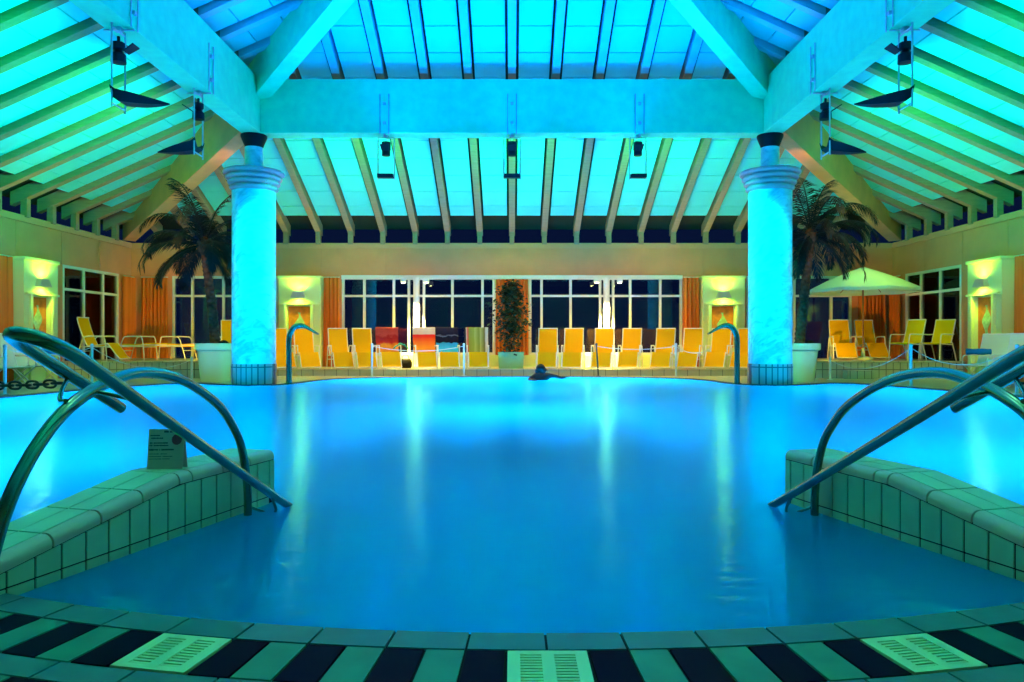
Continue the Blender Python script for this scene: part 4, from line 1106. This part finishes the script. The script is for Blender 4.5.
for s, w_ in ((-1, 'notice side'), (1, 'parasol side')):
    hanger(s*HB, 12.55, (-s, 0, 0), f'black hanging lamp next to the column, {w_} beam', (s, 0, 0), True)
    hanger(s*HB, 10.0, (-s, 0, 0), f'black hanging lamp with boat reflector turned to the middle, {w_} beam', (-s, 0, 0), True)
    hanger(s*HB, 7.45, (-s, 0, 0), f'black hanging lamp cut by the picture corner, {w_} beam', (s, 0, 0), True)

# ------------------------------------------------------------------ swimmer
def swimmer():
    loc = Vector((px(541.5, 17.0), 17.0, WATER+.07))
    t = thing('person', loc, 'dark-haired person swimming shoulder-deep near the far rim, one arm stretched out', 'person', rz=0)
    J = {'pel': (-.10, .02, -.42), 'sp': (-.06, .01, -.20), 'ch': (-.02, 0, -.02), 'nk': (0, 0, .085), 'hd0': (.005, 0, .12),
         'ls': (-.16, .0, .02), 'rs': (.16, -.0, .03), 're': (.29, -.10, .03), 'rw': (.46, -.14, -.015), 'rh': (.54, -.15, .005),
         'le': (-.30, -.14, -.06), 'lw': (-.22, -.36, -.05), 'lh': (-.18, -.44, -.05),
         'lhip': (-.16, .08, -.46), 'lk': (-.22, .34, -.66), 'lf': (-.24, .70, -.60), 'rhip': (-.02, .08, -.46), 'rk': (.05, .36, -.62), 'rf': (.06, .72, -.50)}
    rad = {'pel': .13, 'sp': .12, 'ch': .14, 'nk': .065, 'hd0': .06, 'ls': .07, 'rs': .07, 're': .045, 'rw': .03, 'rh': .036, 'le': .045, 'lw': .03, 'lh': .036, 'lhip': .085, 'lk': .06, 'lf': .04, 'rhip': .085, 'rk': .06, 'rf': .04}
    E = [('pel', 'sp'), ('sp', 'ch'), ('ch', 'nk'), ('nk', 'hd0'), ('ch', 'ls'), ('ch', 'rs'), ('rs', 're'), ('re', 'rw'), ('rw', 'rh'), ('ls', 'le'), ('le', 'lw'), ('lw', 'lh'), ('pel', 'lhip'), ('lhip', 'lk'), ('lk', 'lf'), ('pel', 'rhip'), ('rhip', 'rk'), ('rk', 'rf')]
    def fingers(base, dirv, side, pre):
        d0 = Vector(dirv).normalized(); sdv = Vector(side)
        for k, (o_, l_) in enumerate(((-.027, .060), (-.009, .070), (.009, .066), (.027, .052))):
            a = Vector(base)+d0*.03+sdv*o_; J[f'{pre}{k}a'] = tuple(a); J[f'{pre}{k}b'] = tuple(a+d0*l_*.6+Vector((0, 0, .004))); J[f'{pre}{k}c'] = tuple(a+d0*l_+Vector((0, 0, -.010)))
            for q in 'abc': rad[f'{pre}{k}{q}'] = .0088
            E.extend([(pre, f'{pre}{k}a'), (f'{pre}{k}a', f'{pre}{k}b'), (f'{pre}{k}b', f'{pre}{k}c')])
        a = Vector(base)+sdv*.04-d0*.01; J[f'{pre}ta'] = tuple(a); J[f'{pre}tb'] = tuple(a+d0*.04+sdv*.022); rad[f'{pre}ta'] = .011; rad[f'{pre}tb'] = .009
        E.extend([(pre, f'{pre}ta'), (f'{pre}ta', f'{pre}tb')])
    fingers(J['rh'], (1, -.1, .05), (0, 1, 0), 'rh'); fingers(J['lh'], (.4, -1, 0), (1, .4, 0), 'lh')
    keys = list(J); me = bpy.data.meshes.new('body'); me.from_pydata([J[k] for k in keys], [(keys.index(a), keys.index(c)) for a, c in E], [])
    o = bpy.data.objects.new('body', me); C.objects.link(o); o.parent = t; me.materials.append(M['skin'])
    sk = o.modifiers.new('skin', 'SKIN'); sk.use_smooth_shade = True
    for i, k in enumerate(keys):
        v = me.skin_vertices[0].data[i]; v.radius = (rad[k], rad[k]); v.use_root = (k == 'pel')
    sb = o.modifiers.new('sub', 'SUBSURF'); sb.levels = 1; sb.render_levels = 1
    # head facing along +x, with nose, brow, chin and ears
    b = MB(); secs = []
    ks = 16; H = .225
    for i in range(13):
        u = i/12; z = .065 + H*u; wv = .075*math.sin(math.pi*min(.985, max(.10, .16+.84*u)))**.55; fr_ = wv*1.22
        ring_ = []
        for q in range(ks):
            a = 2*math.pi*q/ks; x = fr_*math.cos(a); y = wv*math.sin(a)
            if abs(a) < .01 or abs(a-2*math.pi) < .01: x += {3: .008, 4: .010, 5: .022, 6: .014, 7: .004}.get(i, 0)      # mouth, nose
            if q in (1, ks-1) and i == 7: x -= .010                                                                     # eye sockets
            if q in (4, ks-4) and i in (5, 6, 7): y *= 1.16                                                              # ears
            if i < 3 and math.cos(a) < 0: x *= .7
            ring_.append((x+.012, y, z))
        secs.append(ring_)
    b.loft(secs); b.build('head', 'skin', t, smooth=70)
    b = MB(); b.ball((-.020, 0, .200), .106, sc=(1.02, .95, 1.0)); b.ball((-.095, 0, .135), .055, sc=(1, 1.1, 1.3)); b.build('hair', 'hair', t, smooth=70)
    e = MB()
    for s in (-1, 1): e.ball((.093, s*.032, .193), .010, 8)
    e.build('eyes', 'ink', t, smooth=70)
    st = MB(); st.loft([[(-.02+1.02*.150*math.cos(a)+dx, .125*math.sin(a), z) for a in [2*math.pi*q/16 for q in range(16)]] for z, dx in ((-.36, -.06), (-.2, -.04), (-.06, -.005))]); st.build('swimsuit', 'suit', t, smooth=70)
swimmer()

# ------------------------------------------------------------------ light
# hanging lamps: upward light into the upper roof (blue) and outward into the lower slopes (turquoise)
for x in (-2.63, 0, 2.63):
    spot('hanging_lamp_light', (x, 14.7, 4.40), (x*.5, 11.5, 8), 1150, (.0, .13, 1.0), 140, .9, .12)
    spot('hanging_lamp_light', (x, 15.75, 4.30), (x*1.7, 18.9, 5.6), 540, (.0, 1.0, .10), 98, .8, .12)
    spot('lounger_fill', (x, 15.3, 4.72), (x*1.55, 19.7, .9), 640, (1, .62, .05), 74, .9, .08)  # warm fill added to light the lounger row from the front
for s in (-1, 1):
    for y in (7.45, 10.0, 12.55):
        spot('hanging_lamp_light', (s*4.9, y, 4.45), (s*1.5, y, 8), 210, (.0, .15, 1.0), 140, .9, .12)
        spot('hanging_lamp_light', (s*5.95, y, 4.30), (s*10.0, y+1.0, 5.3), 480, (.0, 1.0, .18), 110, .9, .12)
    spot('hanging_lamp_light', (s*6.0, 12.7, 4.30), (s*9.8, 17.2, 5.2), 620, (.04, 1.0, .18), 74, .8, .12)
    # column washers
    spot('column_washer', (s*4.4, 11.4, 4.9), (s*HB, 15.0, 2.15), 950, (.0, 1.0, .92), 38, .35, .06).scale = (.36, 1, 1)
    spot('column_washer', (s*2.9, 14.6, 4.9), (s*HB, 15.1, 2.4), 340, (.0, 1.0, .92), 58, .35, .06).scale = (.42, 1, 1)
    spot('terrace_warm_fill', (s*6.0, 12.5, 4.72), (s*9.3, 19.8, 1.2), 650, (1, .55, .06), 40, .9, .08)  # warm spot added to brighten the corner terraces
    spot('terrace_low_fill', (s*7.5, 18.3, .62), (s*9.2, 20.1, .95), 170, (1, .62, .05), 84, .9, .05)  # low fill added for the shaded terrace loungers, without a fixture
    spot('planter_fill', (s*5.6, 10.0, 4.6), (s*6.7, 16.3, .35), 700, (.75, 1, .55), 11, .6, .05)  # narrow spot added only to lift the palm planters
    spot('hip_fill', (s*5.82, 15.68, 4.52), (s*8.7, 18.6, 5.0), 45, (1, .56, .14), 90, .9, .05)  # added warm light for the lower hip rafters, no lamp on the capital
    spot('curtain_fill', (s*5.6, 7.45, 4.65), (s*10.7, 15.1, 1.4), 1100, (1, .60, .10), 22, .8, .06)  # extra warm spot, added for the curtains and deck chairs at the edges
    # warm light added above the pilasters for the lower roof, no fixture there
    for X_, Y_ in ((s*5.97, 20.62), (s*10.62, 16.3)):
        spot('roof_warm_fill', (X_, Y_, 2.80), (X_*.5, Y_*.6, 6.4), 45, (1, .62, .14), 110, .9, .08)
    # fill spots added over the terraces to brighten loungers and chairs
    spot('terrace_top_fill', (s*9.0, 17.9, 4.3), (s*9.0, 18.9, .4), 130, (.66, 1, .25), 80, .9, .08)
    spot('terrace_top_fill', (s*5.9, 18.6, 4.2), (s*5.9, 19.4, .4), 300, (1, .60, .06), 46, .9, .08)
    for k in range(4):
        x = s*(.75+1.15*k)
        spot('window_row_fill', (x, WY-.22, H0-.16), (x, WY-1.2, .3), 120, (1, .66, .07), 84, .9, .03)  # spots added under the head board to warm the lounger row
# unseen lamps on the front beam; the downward spots are added fill
for x in (-2.63, 0, 2.63):
    spot('hanging_lamp_light', (x, 4.2, 4.40), (x, 1.4, 6.4), 420, (.03, 1.0, .45), 110, .9, .12)
    spot('near_floor_fill', (x, 4.3, 4.60), (x*.6, 2.6, 0), 60, (.42, 1.0, .62), 100, .9, .06)
# underwater floodlights on the basin floor
for x, y in ((-7.2, 7.5), (-7.4, 10.5), (-6.6, 13.4), (7.2, 7.5), (7.4, 10.5), (6.6, 13.4), (-3.2, 16.6), (-1.1, 17.2), (1.1, 17.2), (3.2, 16.6), (-4.4, 5.2), (4.4, 5.2), (0, 13.8), (0, 9.5)):
    spot('underwater_light', (x, y, -2.0), (x, y+.25, 0), 770, (.0, .40, 1.0), 152, .8, .25)
